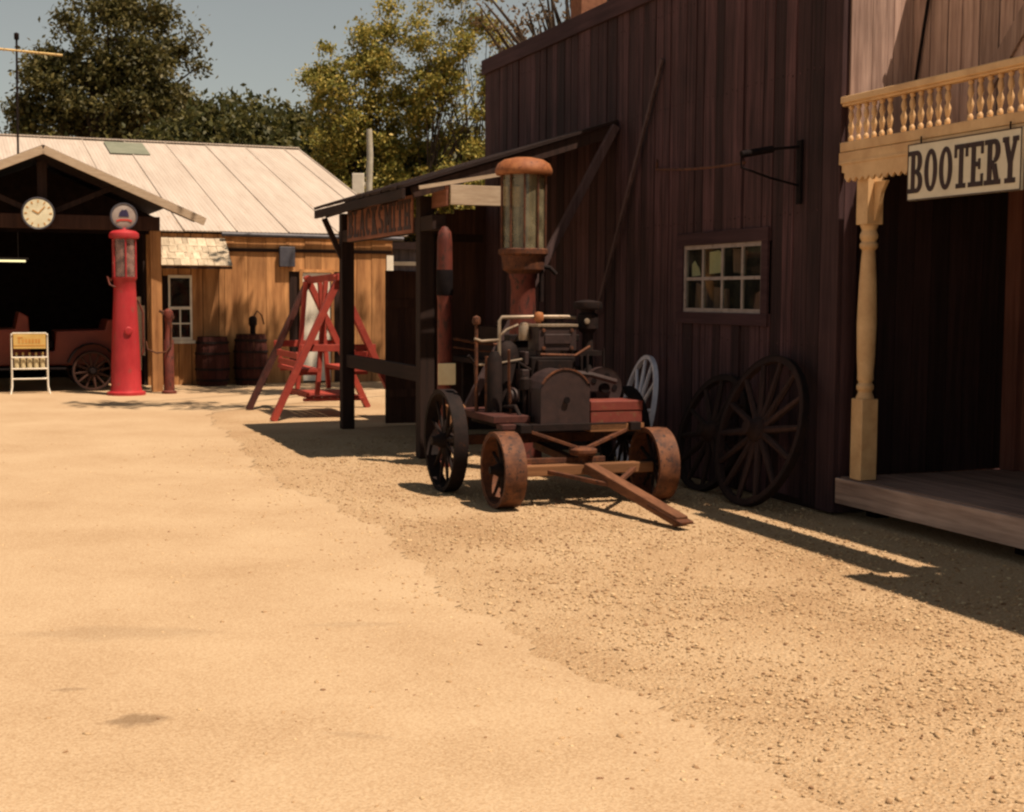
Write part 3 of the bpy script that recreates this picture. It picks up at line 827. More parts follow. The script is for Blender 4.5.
# gear cover with an arched top
pr = [(-.205, .585), (.205, .585), (.205, .93)]
for i in range(11):
    a = math.radians(20 + 140 * i / 10); pr.append((-.0 + .215 * math.cos(a), .81 + .225 * math.sin(a)))
pr.append((-.205, .86))
b = MB(); b.prism(pr, .34, (.34, -.115, 0), R=RZ(PI / 2)); gc = b.build('gear_cover', M['ironplate'], cart, bevel=.010)
b = MB(); b.lathe([(0, 0), (.022, 0), (.026, .01), (.026, .016)], (.345, -.11, .80), 14, RY(PI / 2)); b.build('shaft_hole', M['black'], gc)
b = MB()
for i in range(9):
    a0 = math.radians(30 + 120 * i / 9); a1 = math.radians(30 + 120 * (i + 1) / 9)
    b.beam((.335, -.115 + .222 * math.cos(a0), .81 + .232 * math.sin(a0)), (.335, -.115 + .222 * math.cos(a1), .81 + .232 * math.sin(a1)), .025, .012)
b.build('cover_rim', M['rust'], gc)
b = MB(); b.span((.06, .10, .612), (.34, .54, .705)); b.span((.055, .096, .709), (.345, .544, .785)); b.build('tool_box', M['redbox'], cart, bevel=.006)
b = MB(); b.span((.05, .09, .548), (.36, .55, .608)); b.build('box_tray', M['axlewood'], cart, bevel=.002)
# engine block, cylinders, radiator tank, manifold and flywheel
b = MB(); b.span((-.30, -.26, .665), (-.02, .12, 1.12)); b.span((-.34, -.30, .665), (.0, .16, .74)); b.span((-.06, -.22, .98), (.02, .08, 1.10)); b.build('crankcase', M['iron'], cart, bevel=.012)
b = MB(); b.span((-.26, -.20, 1.165), (-.02, .125, 1.355))
b.span((-.019, -.15, 1.22), (-.008, .075, 1.30))
for y in (-.15, .06): b.tube((-.1, y, 1.10), (-.1, y, 1.17), .04)
b.build('cylinder_block', M['ironplate'], cart, bevel=.010)
b = MB(); b.span((-.27, -.21, 1.357), (-.01, .135, 1.378)); b.build('cylinder_head', M['steel'], cart, bevel=.003)  # pale strip puts the block's sunlit top edge into the colour
b = MB(); b.path([(-.22, -.46, 1.12), (-.22, -.46, 1.40), (-.22, -.44, 1.43), (-.22, -.10, 1.435), (-.22, .12, 1.435), (-.22, .20, 1.425)], .015, 10); b.path([(-.22, -.455, 1.28), (-.22, -.40, 1.33), (-.22, -.30, 1.37)], .011, 8); b.path([(-.20, -.47, 1.25), (-.25, -.60, 1.24), (-.25, -.66, 1.26)], .011, 8); b.build('pipe', M['steel'], cart, smooth=True)
b = MB(); b.path([(-.2, -.13, 1.44), (-.2, -.13, 1.30), (-.18, -.15, 1.22), (-.14, -.10, 1.12), (-.12, -.09, 1.0)], .022, 10); b.lathe([(.035, 1.40), (.04, 1.41), (.04, 1.45), (.03, 1.47), (0, 1.475)], (-.2, -.13, 0), 14); b.build('manifold', M['rustdome'], cart, smooth=True)
b = MB(); b.lathe([(.11, .665), (.115, .70), (.10, .74), (.10, 1.14), (.085, 1.20), (.04, 1.24), (0, 1.245)], (-.28, -.38, 0), 20); b.lathe([(.06, .665), (.06, 1.10), (.03, 1.16), (0, 1.165)], (-.16, -.52, 0), 14); b.build('water_pot', M['iron'], cart, smooth=True)
b = MB(); b.lathe([(.04, 0), (.045, .01), (.045, .10), (.03, .14), (0, .15)], (-.24, -.24, 1.245), 14); b.build('oiler', M['steel'], cart, smooth=True)
b = MB(); b.tube((-.26, -.64, .67), (-.26, -.64, 1.38), .014); b.lathe([(.0, 1.36), (.03, 1.375), (.036, 1.40), (.03, 1.43), (0, 1.445)], (-.26, -.64, 0), 12); b.tube((-.20, -.57, .67), (-.20, -.57, 1.12), .018); b.build('control_rod', M['rust'], cart, smooth=True)
b = MB(); b.lathe([(.06, .94), (.06, 1.0), (.045, 1.02), (.045, 1.30), (.075, 1.33), (.085, 1.34), (.085, 1.45), (.06, 1.47), (.06, 1.49), (.115, 1.50), (.12, 1.52), (.115, 1.555), (.04, 1.57), (0, 1.572)], (-.18, .29, 0), 20); b.span((-.25, .19, 1.12), (-.11, .39, 1.16)); b.build('air_cleaner', M['iron'], cart, smooth=True)
b = MB(); b.lathe([(0, -.01), (.02, -.01), (.026, .0), (.02, .01), (0, .012)], (-.10, .25, 1.40), 10, RY(PI / 2)); b.build('brass_cap', M['steel'], cart, smooth=True)
b = MB(); b.tube((-.10, .20, .70), (-.10, .20, 1.12), .016); b.tube((-.06, .38, .70), (-.06, .38, 1.18), .010); b.path([(-.18, .29, .95), (-.18, .24, .86), (-.2, .12, .82)], .035, 10); b.build('fuel_line', M['iron'], cart, smooth=True)
b = MB(); b.lathe([(.05, -.03), (.15, -.03), (.165, -.035), (.165, .035), (.15, .03), (.05, .03)], (.02, .33, .87), 26, RY(PI / 2)); fl = b.build('flywheel', M['ironplate'], cart, smooth=True)
b = MB()
for i in range(5):
    a = 2 * PI * i / 5; b.lathe([(0, 0), (.022, 0), (.024, .004)], (.052, .33 + .10 * math.cos(a), .87 + .10 * math.sin(a)), 10, RY(PI / 2))
b.lathe([(0, 0), (.04, 0), (.04, .05), (0, .05)], (.05, .33, .87), 12, RY(PI / 2)); b.build('flywheel_bolts', M['black'], fl)
b = MB(); b.span((-.70, -.20, .665), (-.62, .36, 1.22)); b.span((-.72, -.24, 1.22), (-.60, .40, 1.28)); b.lathe([(.04, 1.28), (.045, 1.30), (.04, 1.33), (0, 1.335)], (-.66, .05, 0), 12); b.build('radiator', M['iron'], cart, bevel=.008)
b = MB(); b.span((.12, -.33, .62), (.13, -.31, .95)); b.tube((.05, -.34, .665), (.05, -.34, .98), .02); b.tube((.05, -.34, .90), (-.1, -.28, .92), .016); b.lathe([(.035, .0), (.04, .01), (.04, .09), (.02, .11)], (.05, -.34, .86), 12); b.build('magneto', M['iron'], cart, bevel=.003)

clut = [('lever', [(-.05, -.42, .66), (-.02, -.45, .95), (.03, -.47, 1.18)], .012, 'rust'), ('linkage', [(-.2, -.5, 1.05), (-.05, -.36, 1.08), (.08, -.30, 1.02)], .010, 'iron'),
        ('exhaust_pipe', [(-.24, .06, 1.36), (-.30, .16, 1.30), (-.34, .20, 1.0), (-.36, .3, .8)], .032, 'rust'), ('linkage', [(.02, -.2, 1.14), (.02, .1, 1.13), (-.02, .24, 1.2)], .011, 'rust'),
        ('lever', [(.10, .12, .76), (.12, .16, .98), (.10, .17, 1.14)], .011, 'iron'), ('drain_pipe', [(-.3, -.4, .70), (-.1, -.45, .72), (.1, -.44, .74), (.16, -.42, .66)], .016, 'iron'),
        ('linkage', [(-.25, -.62, 1.05), (-.16, -.52, 1.06), (-.1, -.3, 1.1)], .009, 'steel'), ('lever', [(-.4, -.58, .66), (-.42, -.6, 1.05), (-.40, -.66, 1.12)], .013, 'iron'),
        ('stay_rod', [(-.62, -.2, 1.2), (-.3, -.22, 1.34)], .010, 'iron'), ('stay_rod', [(-.62, .34, 1.2), (-.26, .12, 1.34)], .010, 'iron'), ('chain_guard', [(.08, .02, 1.0), (.12, .2, .98), (.1, .42, .92)], .022, 'ironplate')]
for nm, pts, r_, mt in clut:
    b = MB(); b.path(pts, r_, 8); b.build(nm, M[mt], cart, smooth=True)
for (px, py, pz) in ((.0, -.16, 1.19), (.0, .08, 1.19), (.0, -.16, 1.33), (.0, .08, 1.33)):
    b = MB(); b.lathe([(0, 0), (.016, 0), (.016, .012), (0, .013)], (px - .018, py, pz), 6, RY(PI / 2)); b.build('bolt', M['rust'], cart)
b = MB(); b.span((-.20, -.30, 1.05), (-.06, -.265, 1.16)); b.span((-.20, -.33, .86), (-.04, -.265, 1.02)); b.build('side_cover', M['ironplate'], cart, bevel=.008)
b = MB(); b.lathe([(.02, 0), (.07, .0), (.075, .02), (.07, .05), (.02, .05)], (-.12, -.36, .80), 18, RX(PI / 2)); b.build('pulley', M['ironplate'], cart, smooth=True)

# wheels propped against the barn
def leaning_wheel(name, label, x, y, r, tilt, yaw, mats, nsp, rimth, w, hub, sp):
    o = thing(name, label, 'wheel', bw(x, y, 0), 0, 'old wheels leaning on the barn wall')
    o.rotation_mode = 'XYZ'
    o.rotation_euler = (tilt, 0, BA + yaw)
    o.rotation_euler = (Matrix.Rotation(BA + yaw, 3, 'Z') @ Matrix.Rotation(tilt, 3, 'X')).to_euler()
    wheel_parts(o, (0, 0, r), r, w, nsp, rimth, mats, hub=hub, hubw=.26, spoke=sp)
    for c in [c for c in bpy.data.objects if c.parent == o]: c.name = 'rim'
    return o


leaning_wheel('wagon_wheel', 'largest dark wooden wagon wheel leaning on the barn beside the porch', 7.20, -.44, .60, -.42 / 1.2 * .8, 0, (M['wheelwood'], M['iron'], M['wheelwood'], M['wheelwood']), 14, .055, .05, .10, .026)
leaning_wheel('wagon_wheel', 'nearly black wooden wheel half hidden between engine cart and larger wagon wheel', 6.34, -.36, .50, -.30, .05, (M['darkwood'], M['iron'], M['darkwood'], M['darkwood']), 12, .05, .05, .09, .024)
leaning_wheel('wagon_wheel', 'pale blue-white spoked wheel leaning on the barn behind the engine cart', 5.06, -.42, .545, -.20, -.20, (M['wheelblue'], M['wheelblue'], M['wheelblue'], M['wheelblue']), 12, .035, .035, .06, .018)

# ------------------------------------------------------------------ bootery
bt = thing('bootery', 'weathered plank store front with turned porch post, low deck and cream balcony rail', 'shop', bw(0, 0), BA)
XE = 11.3
b = MB()
for i in range(10): b.span((7.90, .0 + i * .16, .265), (XE, .156 + i * .16, .295))
b.build('deck', M['freshwood_x'], bt, bevel=.003)
b = MB(); b.span((7.88, -.035, .10), (XE, -.003, .285)); b.build('deck_fascia', M['fasciawood'], bt, bevel=.005)
b = MB()
for x in (8.0, 9.6, 11.1):
    b = MB(); b.span((x - .06, .2, 0), (x + .06, .32, .262)); b.build('pier', M['dark'], bt)
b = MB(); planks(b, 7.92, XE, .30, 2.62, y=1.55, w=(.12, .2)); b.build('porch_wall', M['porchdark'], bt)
b = MB(); b.span((7.90, 1.42, .298), (8.06, 1.515, 2.62)); b.span((8.07, 1.47, .298), (8.16, 1.51, 2.62)); b.build('corner_trim', M['porchred'], bt, bevel=.006)
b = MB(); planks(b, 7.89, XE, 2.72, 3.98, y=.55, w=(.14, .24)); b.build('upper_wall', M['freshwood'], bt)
b = MB(); b.span((7.89, .556, 2.62), (XE, .60, 3.96)); b.span((7.80, .606, 2.62), (XE, 1.75, 2.66)); b.build('wall_backing', M['darkwood'], bt)
b = MB(); b.span((7.88, .24, 2.655), (XE, .548, 2.685)); b.build('balcony_floor', M['freshwood_x'], bt)
b = MB()
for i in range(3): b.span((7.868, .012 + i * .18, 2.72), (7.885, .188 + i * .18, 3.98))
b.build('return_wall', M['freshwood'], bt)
b = MB()
for i in range(9): b.span((7.868, .14 + i * .155, .30), (7.884, .288 + i * .155, 2.60))
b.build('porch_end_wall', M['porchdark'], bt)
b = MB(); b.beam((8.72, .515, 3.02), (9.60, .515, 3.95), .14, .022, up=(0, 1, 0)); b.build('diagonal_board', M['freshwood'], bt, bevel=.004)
b = MB(); b.tube((7.94, .50, 3.0), (8.15, .50, 3.95), .012, n=8); b.build('tie_rod', M['black'], bt)  # thin dark diagonal line across the upper wall, drawn as a black rod
b = MB(); b.beam((7.86, -.01, 3.015), (XE, -.01, 3.015), .09, .05); b.beam((7.86, -.01, 2.982), (XE, -.01, 2.982), .06, .02); b.build('hand_rail', M['cream'], bt, bevel=.008)
b = MB(); b.span((7.86, -.05, 2.645), (XE, .045, 2.715)); b.build('bottom_rail', M['cream'], bt, bevel=.006)
prof = [(.016, 0), (.02, .01), (.02, .03), (.011, .045), (.021, .09), (.023, .11), (.013, .135), (.011, .145), (.021, .175), (.018, .2), (.011, .225), (.02, .238), (.02, .25), (.015, .257)]
bx = []
for px0, nb in ((7.93, 6), (8.55, 6), (9.24, 6), (9.90, 6), (10.56, 6)):
    for i in range(nb): bx.append(px0 + i * .093)
bal = None
for x in bx:
    if bal is None:
        b = MB(); b.lathe([(q, z) for q, z in prof], (0, 0, 0), 10); bal = b.build('baluster', M['cream'], bt, smooth=True); c = bal
    else:
        c = bal.copy(); COL.objects.link(c)
    c.location = (x, -.005, 2.716)
# scalloped frieze
pl = [(7.86, 2.64), (7.86, 2.56), (7.90, 2.545), (7.90, 2.50), (7.935, 2.49)]
x = 7.935
while x < XE - .1:
    pl += [(x, 2.455), (x + .035, 2.425), (x + .07, 2.455)]; x += .075
pl += [(XE, 2.47), (XE, 2.64)]
b = MB(); b.prism(pl, .022, (0, -.055, 0)); b.span((7.87, -.062, 2.555), (XE, -.056, 2.575)); b.build('frieze', M['cream'], bt, bevel=.002)


def turned_post(x, y):
    b = MB()
    b.span((x - .068, y - .068, .296), (x + .068, y + .068, .88))
    b.lathe([(.068, .88), (.048, .93), (.062, .95), (.062, .975), (.046, .995), (.058, 1.02), (.057, 1.07), (.065, 1.2), (.07, 1.42), (.062, 1.7), (.05, 1.90), (.046, 1.94), (.064, 1.96), (.064, 1.985), (.05, 2.0), (.064, 2.03), (.064, 2.05), (.05, 2.08), (.066, 2.12)], (x, y, 0), 18)
    b.span((x - .068, y - .068, 2.12), (x + .068, y + .068, 2.64))
    p = b.build('porch_post', M['cream'], bt, smooth=True, bevel=.006)
    b = MB(); b.prism([(x + .07, 2.14), (x + .09, 2.16), (x + .13, 2.26), (x + .15, 2.34), (x + .21, 2.42), (x + .07, 2.42)], .03, (0, y - .015, 0)); b.build('post_bracket', M['cream'], p, bevel=.003)


turned_post(8.09, .06)
turned_post(10.7, .06)

sg = thing('shop_sign', 'white BOOTERY sign with dark slab-serif letters hung below the balcony rail', 'sign', bw(8.72, -.085), BA)
b = MB(); b.span((0, 0, 2.245), (1.10, .022, 2.615)); b.build('board', M['sign_white'], sg, bevel=.004)
b = MB()
for (a, c) in (((0, -.004, 2.245), (1.10, 0, 2.252)), ((0, -.004, 2.608), (1.10, 0, 2.615)), ((0, -.0035, 2.2525), (.007, 0, 2.6075)), ((1.093, -.0035, 2.2525), (1.10, 0, 2.6075))): b.span(a, c)
b.build('border', M['ink'], sg)
b = MB(); write(b, 'BOOTERY', .025, 1.075, 2.292, .275, 0.0, st=.29, slab=.11, gap=.09); b.build('lettering', M['ink'], sg)
b = MB(); b.tube((.12, .012, 2.61), (.12, .012, 2.66), .006, n=6); b.tube((.98, .012, 2.61), (.98, .012, 2.66), .006, n=6); b.build('hook', M['black'], sg)

# store front added out of view, cornice and beam set to shade the gravel
nb = thing('store_front', 'taller plank store front with deep cornice standing beyond the porch', 'shop', bw(11.4, 0), BA)
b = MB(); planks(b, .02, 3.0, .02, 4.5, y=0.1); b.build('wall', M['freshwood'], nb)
b = MB(); b.span((0, .11, 0), (3.0, .16, 4.5)); b.span((0, .16, 0), (.05, 5, 4.2)); b.build('rear_wall', M['darkwood'], nb)
b = MB(); b.span((0.0, .0, 4.5), (3.1, .2, 4.62)); b.build('cornice', M['freshwood_x'], nb, bevel=.01)
b = MB(); b.beam((-2.35, .33, 4.56), (0.0, .31, 4.56), .13, .10); b.build('projecting_beam', M['darkwood_x'], nb)  # unseen beam added to cast the thin shadow line on the gravel

# ------------------------------------------------------------------ filling station
st = thing('filling_station', 'tan plank filling station with pale metal roof and dark gabled canopy', 'filling station', gw(0, 0), GA)
b = MB(); planks(b, -.99, 2.12, .0, 2.66, y=0, w=(.28, .42), gap=.006, holes=[(.40, .96, .0, 2.02)]); planks(b, -2.35, -.99, .0, 2.66, y=.0, w=(.2, .3), holes=[(-1.96, -1.58, .80, 1.92)])
b.build('wall', M['plywood'], st)
b = MB()
b.span((-2.35, .012, 0), (-1.97, .05, 2.6)); b.span((-1.57, .012, 0), (.40, .05, 2.6)); b.span((.96, .012, 0), (2.12, .05, 2.6)); b.span((-1.97, .012, 0), (-1.57, .05, .8)); b.span((-1.97, .012, 1.92), (-1.57, .05, 2.6)); b.span((.40, .012, 2.02), (.96, .05, 2.6))
b.span((2.06, .055, 0), (2.11, 16, 2.6)); b.span((-2.40, .0, 0), (-2.352, 3.0, 2.9)); b.span((-9, 3.0, 0), (2.06, 3.05, 3.4)); b.span((-9, -1, 0), (-8.95, 3, 3.4))
b.build('inner_wall', M['darkwood'], st)
b = MB(); b.prism([(.05, 2.6), (8.55, 4.9), (17, 2.6)], .03, (2.11, 0, 0), R=RZ(PI / 2)); b.build('gable_wall', M['plywood'], st)
# main roof: sheets with raised seams
ZE, ZR, YE, YR = 2.70, 5.10, -.09, 8.6
sl = (ZR - ZE) / (YR - YE)
b = MB(); x = -11.0
while x < 2.38:
    w = min(.93, 2.4 - x)
    zo = jit(.006)
    b.beam((x + w / 2, YE + jit(.012), ZE + zo), (x + w / 2, YR, ZR + zo), w - .004, .02)
    b.beam((x + w, YE, ZE + .022), (x + w, YR, ZR + .022), .02, .018)
    x += w
b.beam((-4.3, YR, ZR), (-4.3, 17.5, ZE), 13.4, .02)
b.build('roof', M['roofmetal'], st)
b = MB(); b.beam((-11, YR, ZR + .03), (2.4, YR, ZR + .03), .22, .03); b.build('ridge_cap', M['roofmetal'], st)
b = MB(); yc0, yc1 = 6.9, 8.3
b.beam((-1.75, yc0, ZE + sl * (yc0 - YE) + .035), (-1.75, yc1, ZE + sl * (yc1 - YE) + .035), .86, .008); b.build('roof_patch', M['patch'], st)
b = MB(); b.path([(-1.05, YE - .03, 2.66), (2.3, YE - .03, 2.64)], .04, 10); b.build('gutter', M['greybox'], st, smooth=True)
b = MB(); b.span((-1.0, -.05, 2.36), (2.1, -.027, 2.42)); b.build('trim', M['darkwood_x'], st)
b = MB(); b.span((2.0, -.05, .0), (2.13, -.026, 1.3)); b.span((2.0, -.05, 1.3), (2.13, -.026, 2.34)); b.build('corner_board', M['white'], st)
b = MB(); b.span((-.02, -.13, 2.10), (.26, -.03, 2.46)); b.build('meter_box', M['greybox'], st, bevel=.01)
# white door
d = MB(); d.span((.42, -.012, .03), (.94, .02, 1.66)); d.span((.42, -.012, 1.665), (.94, .02, 2.0)); d = d.build('door', M['white'], st, bevel=.004)
b = MB(); b.span((.36, -.04, 0), (.415, -.026, 2.06)); b.span((.945, -.04, 0), (1.0, -.026, 2.06)); b.span((.415, -.04, 2.005), (.945, -.026, 2.06)); b.build('door_casing', M['plywood'], d)
b = MB(); b.lathe([(0, 0), (.03, 0), (.03, .03), (0, .04)], (.87, -.012, 1.0), 10, RX(PI / 2)); b.build('handle', M['black'], d)
# white sash window under the shake awning
w = MB()
for (a, c) in (((-1.98, -.045, .79), (-1.57, -.026, .84)), ((-1.98, -.045, 1.88), (-1.57, -.026, 1.93)), ((-1.98, -.045, .84), (-1.945, -.026, 1.88)), ((-1.605, -.045, .84), (-1.57, -.026, 1.88)), ((-1.945, -.043, 1.33), (-1.605, -.026, 1.38)),
               ((-1.79, -.04, .84), (-1.765, -.026, 1.33)), ((-1.945, -.04, 1.07), (-1.79, -.026, 1.095)), ((-1.765, -.04, 1.07), (-1.605, -.026, 1.095))): w.span(a, c)
w = w.build('window', M['white'], st)
b = MB(); b.span((-1.95, -.020, .83), (-1.6, -.016, 1.9)); b.build('pane', M['glass'], w)
b = MB(); b.span((-2.0, -.06, .73), (-1.52, -.026, .785)); b.build('sill', M['white'], w)
a_ = MB()
for rw in range(4):
    x = -2.25
    y0 = -.05 - rw * .16; z0 = 2.56 - rw * .115
    while x < -.99:
        ww = min(random.uniform(.09, .17), -.98 - x)
        a_.beam((x + ww / 2, y0 + .02, z0 + .02 + jit(.004)), (x + ww / 2, y0 - .19 + jit(.012), z0 - .125), ww - .006, .014)
        x += ww
a_ = a_.build('awning', M['shingle'], st)
b = MB(); b.beam((-2.25, -.06, 2.50), (-2.25, -.66, 2.10), .05, .05); b.beam((-1.0, -.06, 2.50), (-1.0, -.66, 2.10), .05, .05); b.span((-2.22, -.70, 2.035), (-.98, -.66, 2.075)); b.build('awning_frame', M['darkwood'], a_)
# canopy
CY = -2.15
AX, AZ, HX, HZ = -4.15, 3.84, 2.46, 1.05
b = MB()
for sgn in (-1, 1):
    for i in range(14):
        y0 = CY + i * .36
        f_ = .80 if (sgn > 0 and i >= 3) else 1.0
        b.beam((AX, y0 + .18, AZ + .03), (AX + sgn * HX * f_, y0 + .18, AZ + .03 - HZ * f_), .355, .03, up=(0, 0, 1))
b.build('canopy_roof', M['roofdark'], st)
b = MB()
for sgn in (-1, 1):
    b.beam((AX + sgn * .0, CY - .02, AZ - .03), (AX + sgn * HX, CY - .02, AZ - .03 - HZ), .03, .125)
b.build('barge_board', M['whiteboard'], st, bevel=.004)
b = MB(); b.span((AX - 2.3, CY + .36, 2.62), (AX + 1.80, CY + .50, 2.84)); b.build('canopy_beam', M['brownwood'], st, bevel=.006)
b = MB(); b.prism([(AX - 2.3, 2.62), (AX + 2.0, 2.62), (AX + 2.0, 2.9), (AX, 3.74), (AX - 2.3, 2.8)], .03, (0, -.16, 0)); b.build('gable_backing', M['dark'], st)  # near-black panel added to fill the gable with shade
b = MB(); b.span((AX - .07, CY + .38, 2.842), (AX + .07, CY + .48, 3.66)); b.beam((AX + .1, CY + .43, 2.86), (AX + 1.1, CY + .43, 3.30), .06, .08); b.beam((AX - .1, CY + .43, 2.86), (AX - 1.1, CY + .43, 3.30), .06, .08); b.build('king_post', M['darkwood'], st)
for x in (-2.42, -5.9):
    b = MB(); b.span((x - .085, CY + .35, 0), (x + .085, CY + .51, 2.618)); b.build('canopy_post', M['plywood'], st, bevel=.008)
b = MB(); b.span((-2.62, -.6, .3), (-2.52, -.55, 1.55)); b.span((-2.515, -.6, .55), (-2.46, -.56, 1.4)); b.build('open_door', M['whiteboard'], st)
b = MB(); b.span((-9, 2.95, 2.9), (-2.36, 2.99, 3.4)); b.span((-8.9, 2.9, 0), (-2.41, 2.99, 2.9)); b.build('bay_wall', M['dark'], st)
# fluorescent strip inside the bay
tl = thing('strip_light', 'thin lit strip light hanging in the dark station bay', 'lamp', gw(-4.9, 1.0, 2.16), GA)
b = MB(); b.tube((-.75, 0, 0), (.62, 0, 0), .018, n=10); b.build('tube', M['tube'], tl, smooth=True)
b = MB(); b.span((-.8, -.04, .025), (.67, .04, .06)); b.tube((-.6, 0, .06), (-.6, 0, 1.2), .006, n=6); b.tube((.5, 0, .06), (.5, 0, 1.2), .006, n=6); b.build('fitting', M['greybox'], tl)

# round dial sign
o = thing('round_dial', 'round yellowed clock dial hung in the station canopy gable', 'clock', gw(-4.23, CY + .25, 2.84), GA)
b = MB(); b.lathe([(0, 0), (.235, 0), (.25, .01), (.25, .07), (.24, .085), (.225, .07), (.0, .07)], (0, 0, 0), 32, RX(PI / 2)); b.build('case', M['greybox'], o, smooth=True)
b = MB(); b.lathe([(0, .0), (.222, .0), (.222, .006), (0, .006)], (0, -.071, 0), 32, RX(PI / 2)); dial = b.build('dial', M['dial'], o)
b = MB()
for i in range(12):
    a = i * PI / 6; b.box((.185 * math.sin(a), -.081, .185 * math.cos(a)), (.016, .004, .04), RY(a))
b.build('hour_marks', M['ochre'], dial)
b = MB(); b.beam((0, -.084, 0), (-.085, -.084, .05), .004, .018, up=(0, 0, 1)); b.build('hand', M['ochre'], dial)
b = MB(); b.beam((0, -.086, 0), (.10, -.086, .11), .004, .014, up=(0, 0, 1)); b.build('hand', M['ochre'], dial)

# red visible pump
rp = thing('red_pump', 'tall bright red gasoline pump with round globe in front of the station canopy', 'gas pump', gw(-2.98, -2.32), GA)
b = MB(); b.lathe([(.30, 0), (.30, .05), (.25, .07), (.235, .12), (.225, .5), (.20, 1.1), (.175, 1.6), (.17, 1.80), (.19, 1.83), (.195, 1.86)], n=28)
b.build('column', M['red'], rp, smooth=True)
b = MB(); b.lathe([(0, 0), (.05, 0), (.065, .012), (.05, .03), (.0, .032)], (.02, -.205, 1.02), 18, RX(PI / 2)); b.build('badge', M['red'], rp, smooth=True)
b = MB(); b.lathe([(.175, 1.865), (.175, 2.46)], n=28); b.f = [f for f in b.f if len(f) == 4]; b.build('glass_cylinder', M['redglass'], rp, smooth=True)
b = MB(); b.lathe([(.03, 1.86), (.03, 2.45)], n=10); b.tube((.07, -.03, 1.86), (.07, -.03, 2.3), .012); b.build('inner_pipe', M['iron'], rp, smooth=True)
for i in range(6):
    a = PI / 6 + i * PI / 3
    b = MB(); b.tube((.19 * math.cos(a), .19 * math.sin(a), 1.85), (.19 * math.cos(a), .19 * math.sin(a), 2.48), .012, n=8); b.build('tie_rod', M['red'], rp, smooth=True)
b = MB(); b.lathe([(.19, 2.455), (.225, 2.465), (.235, 2.50), (.225, 2.545), (.18, 2.58), (.07, 2.60), (.06, 2.63), (0, 2.63)], n=28); b.build('cap', M['red'], rp, smooth=True)
b = MB(); b.lathe([(0, -.06), (.12, -.058), (.17, -.052), (.188, -.046), (.188, .046), (.17, .052), (.12, .058), (0, .06)], (0, 0, 2.81), 32, RX(PI / 2)); gl = b.build('globe', M['globe'], rp, smooth=True)
b = MB(); b.lathe([(.186, -.062), (.207, -.062), (.207, .062), (.186, .062)], (0, 0, 2.81), 32, RX(PI / 2), closed=True); b.build('globe_rim', M['greybox'], gl, smooth=True)
b = MB(); b.prism([(-.085, 2.80), (.075, 2.80), (.06, 2.87), (.03, 2.915), (.0, 2.90), (-.03, 2.91), (-.07, 2.86)], .012, (0, -.066, 0)); b.build('emblem', M['navy'], gl)
b = MB(); b.prism([(-.12, 2.745), (-.05, 2.765), (.05, 2.765), (.12, 2.745), (.115, 2.72), (.05, 2.735), (-.05, 2.735), (-.115, 2.72)], .012, (0, -.065, 0)); b.build('red_band', M['redprint'], gl)
b = MB(); b.path([(-.20, -.05, 1.80), (-.27, -.08, 1.86), (-.24, -.12, 1.74), (-.16, -.16, 1.70)], .014, 8); b.path([(.19, -.02, 1.50), (.27, -.03, 1.3), (.27, -.04, .7), (.24, -.03, .62)], .016, 8); b.build('hose', M['rustred'], rp, smooth=True)

ap = thing('air_pump', 'short thin red hand pump beside the tan canopy post', 'hand pump', gw(-2.30, -2.22), GA)
b = MB(); b.lathe([(.12, 0), (.12, .04), (.085, .06), (.08, .85), (.06, .88), (.055, 1.15), (.07, 1.2), (.085, 1.26), (.07, 1.33), (.03, 1.36), (0, 1.37)], n=16); b.build('body', M['rustred'], ap, smooth=True)
b = MB(); b.beam((-.10, -.02, 1.30), (.09, -.02, 1.22), .03, .05); b.tube((-.14, 0, 1.33), (-.05, 0, 1.30), .025); b.build('handle', M['rust'], ap)
b = MB()
b.path([(.04, -.05, 1.15), (.03, -.10, .8), (-.05, -.12, .68), (-.2, -.1, .66), (-.34, -.08, .72), (-.36, -.06, .85)], .014, 8); b.build('hose', M['rust'], ap, smooth=True)

# oil bottle rack
rk = thing('oil_rack', 'small wire oil-bottle rack with yellow header standing by the station bay', 'display rack', gw(-4.38, -1.62), GA)
b = MB()
for x in (-.27, .27):
    b.path([(x * 1.1, -.08, 0), (x, -.02, .12), (x, 0, .3), (x, .02, .96)], .012, 8); b.path([(x * 1.05, .26, 0), (x, .2, .3), (x, .06, .9)], .010, 8)
b.path([(-.27, 0, .93), (-.25, 0, .965), (.25, 0, .965), (.27, 0, .93)], .012, 8)
for z in (.24, .40, .58): b.tube((-.27, .0, z), (.27, .0, z), .012, n=8); b.tube((-.27, .14, z), (.27, .14, z), .009, n=8)
b.build('frame', M['white'], rk, smooth=True)
b = MB(); b.span((-.245, -.022, .72), (.245, -.01, .95)); hd = b.build('header', M['yellow'], rk, bevel=.003)
b = MB()
for i, x in enumerate((-.17, -.115, -.065, -.015, .035, .085, .13)): b.span((x, -.026, .81), (x + .028, -.022, .905 if i == 0 else .875))
b.span((-.18, -.0265, .895), (-.10, -.022, .91)); b.span((-.24, -.026, .765), (.24, -.022, .778)); b.build('worn_lettering', M['ochre'], hd)
bot = None
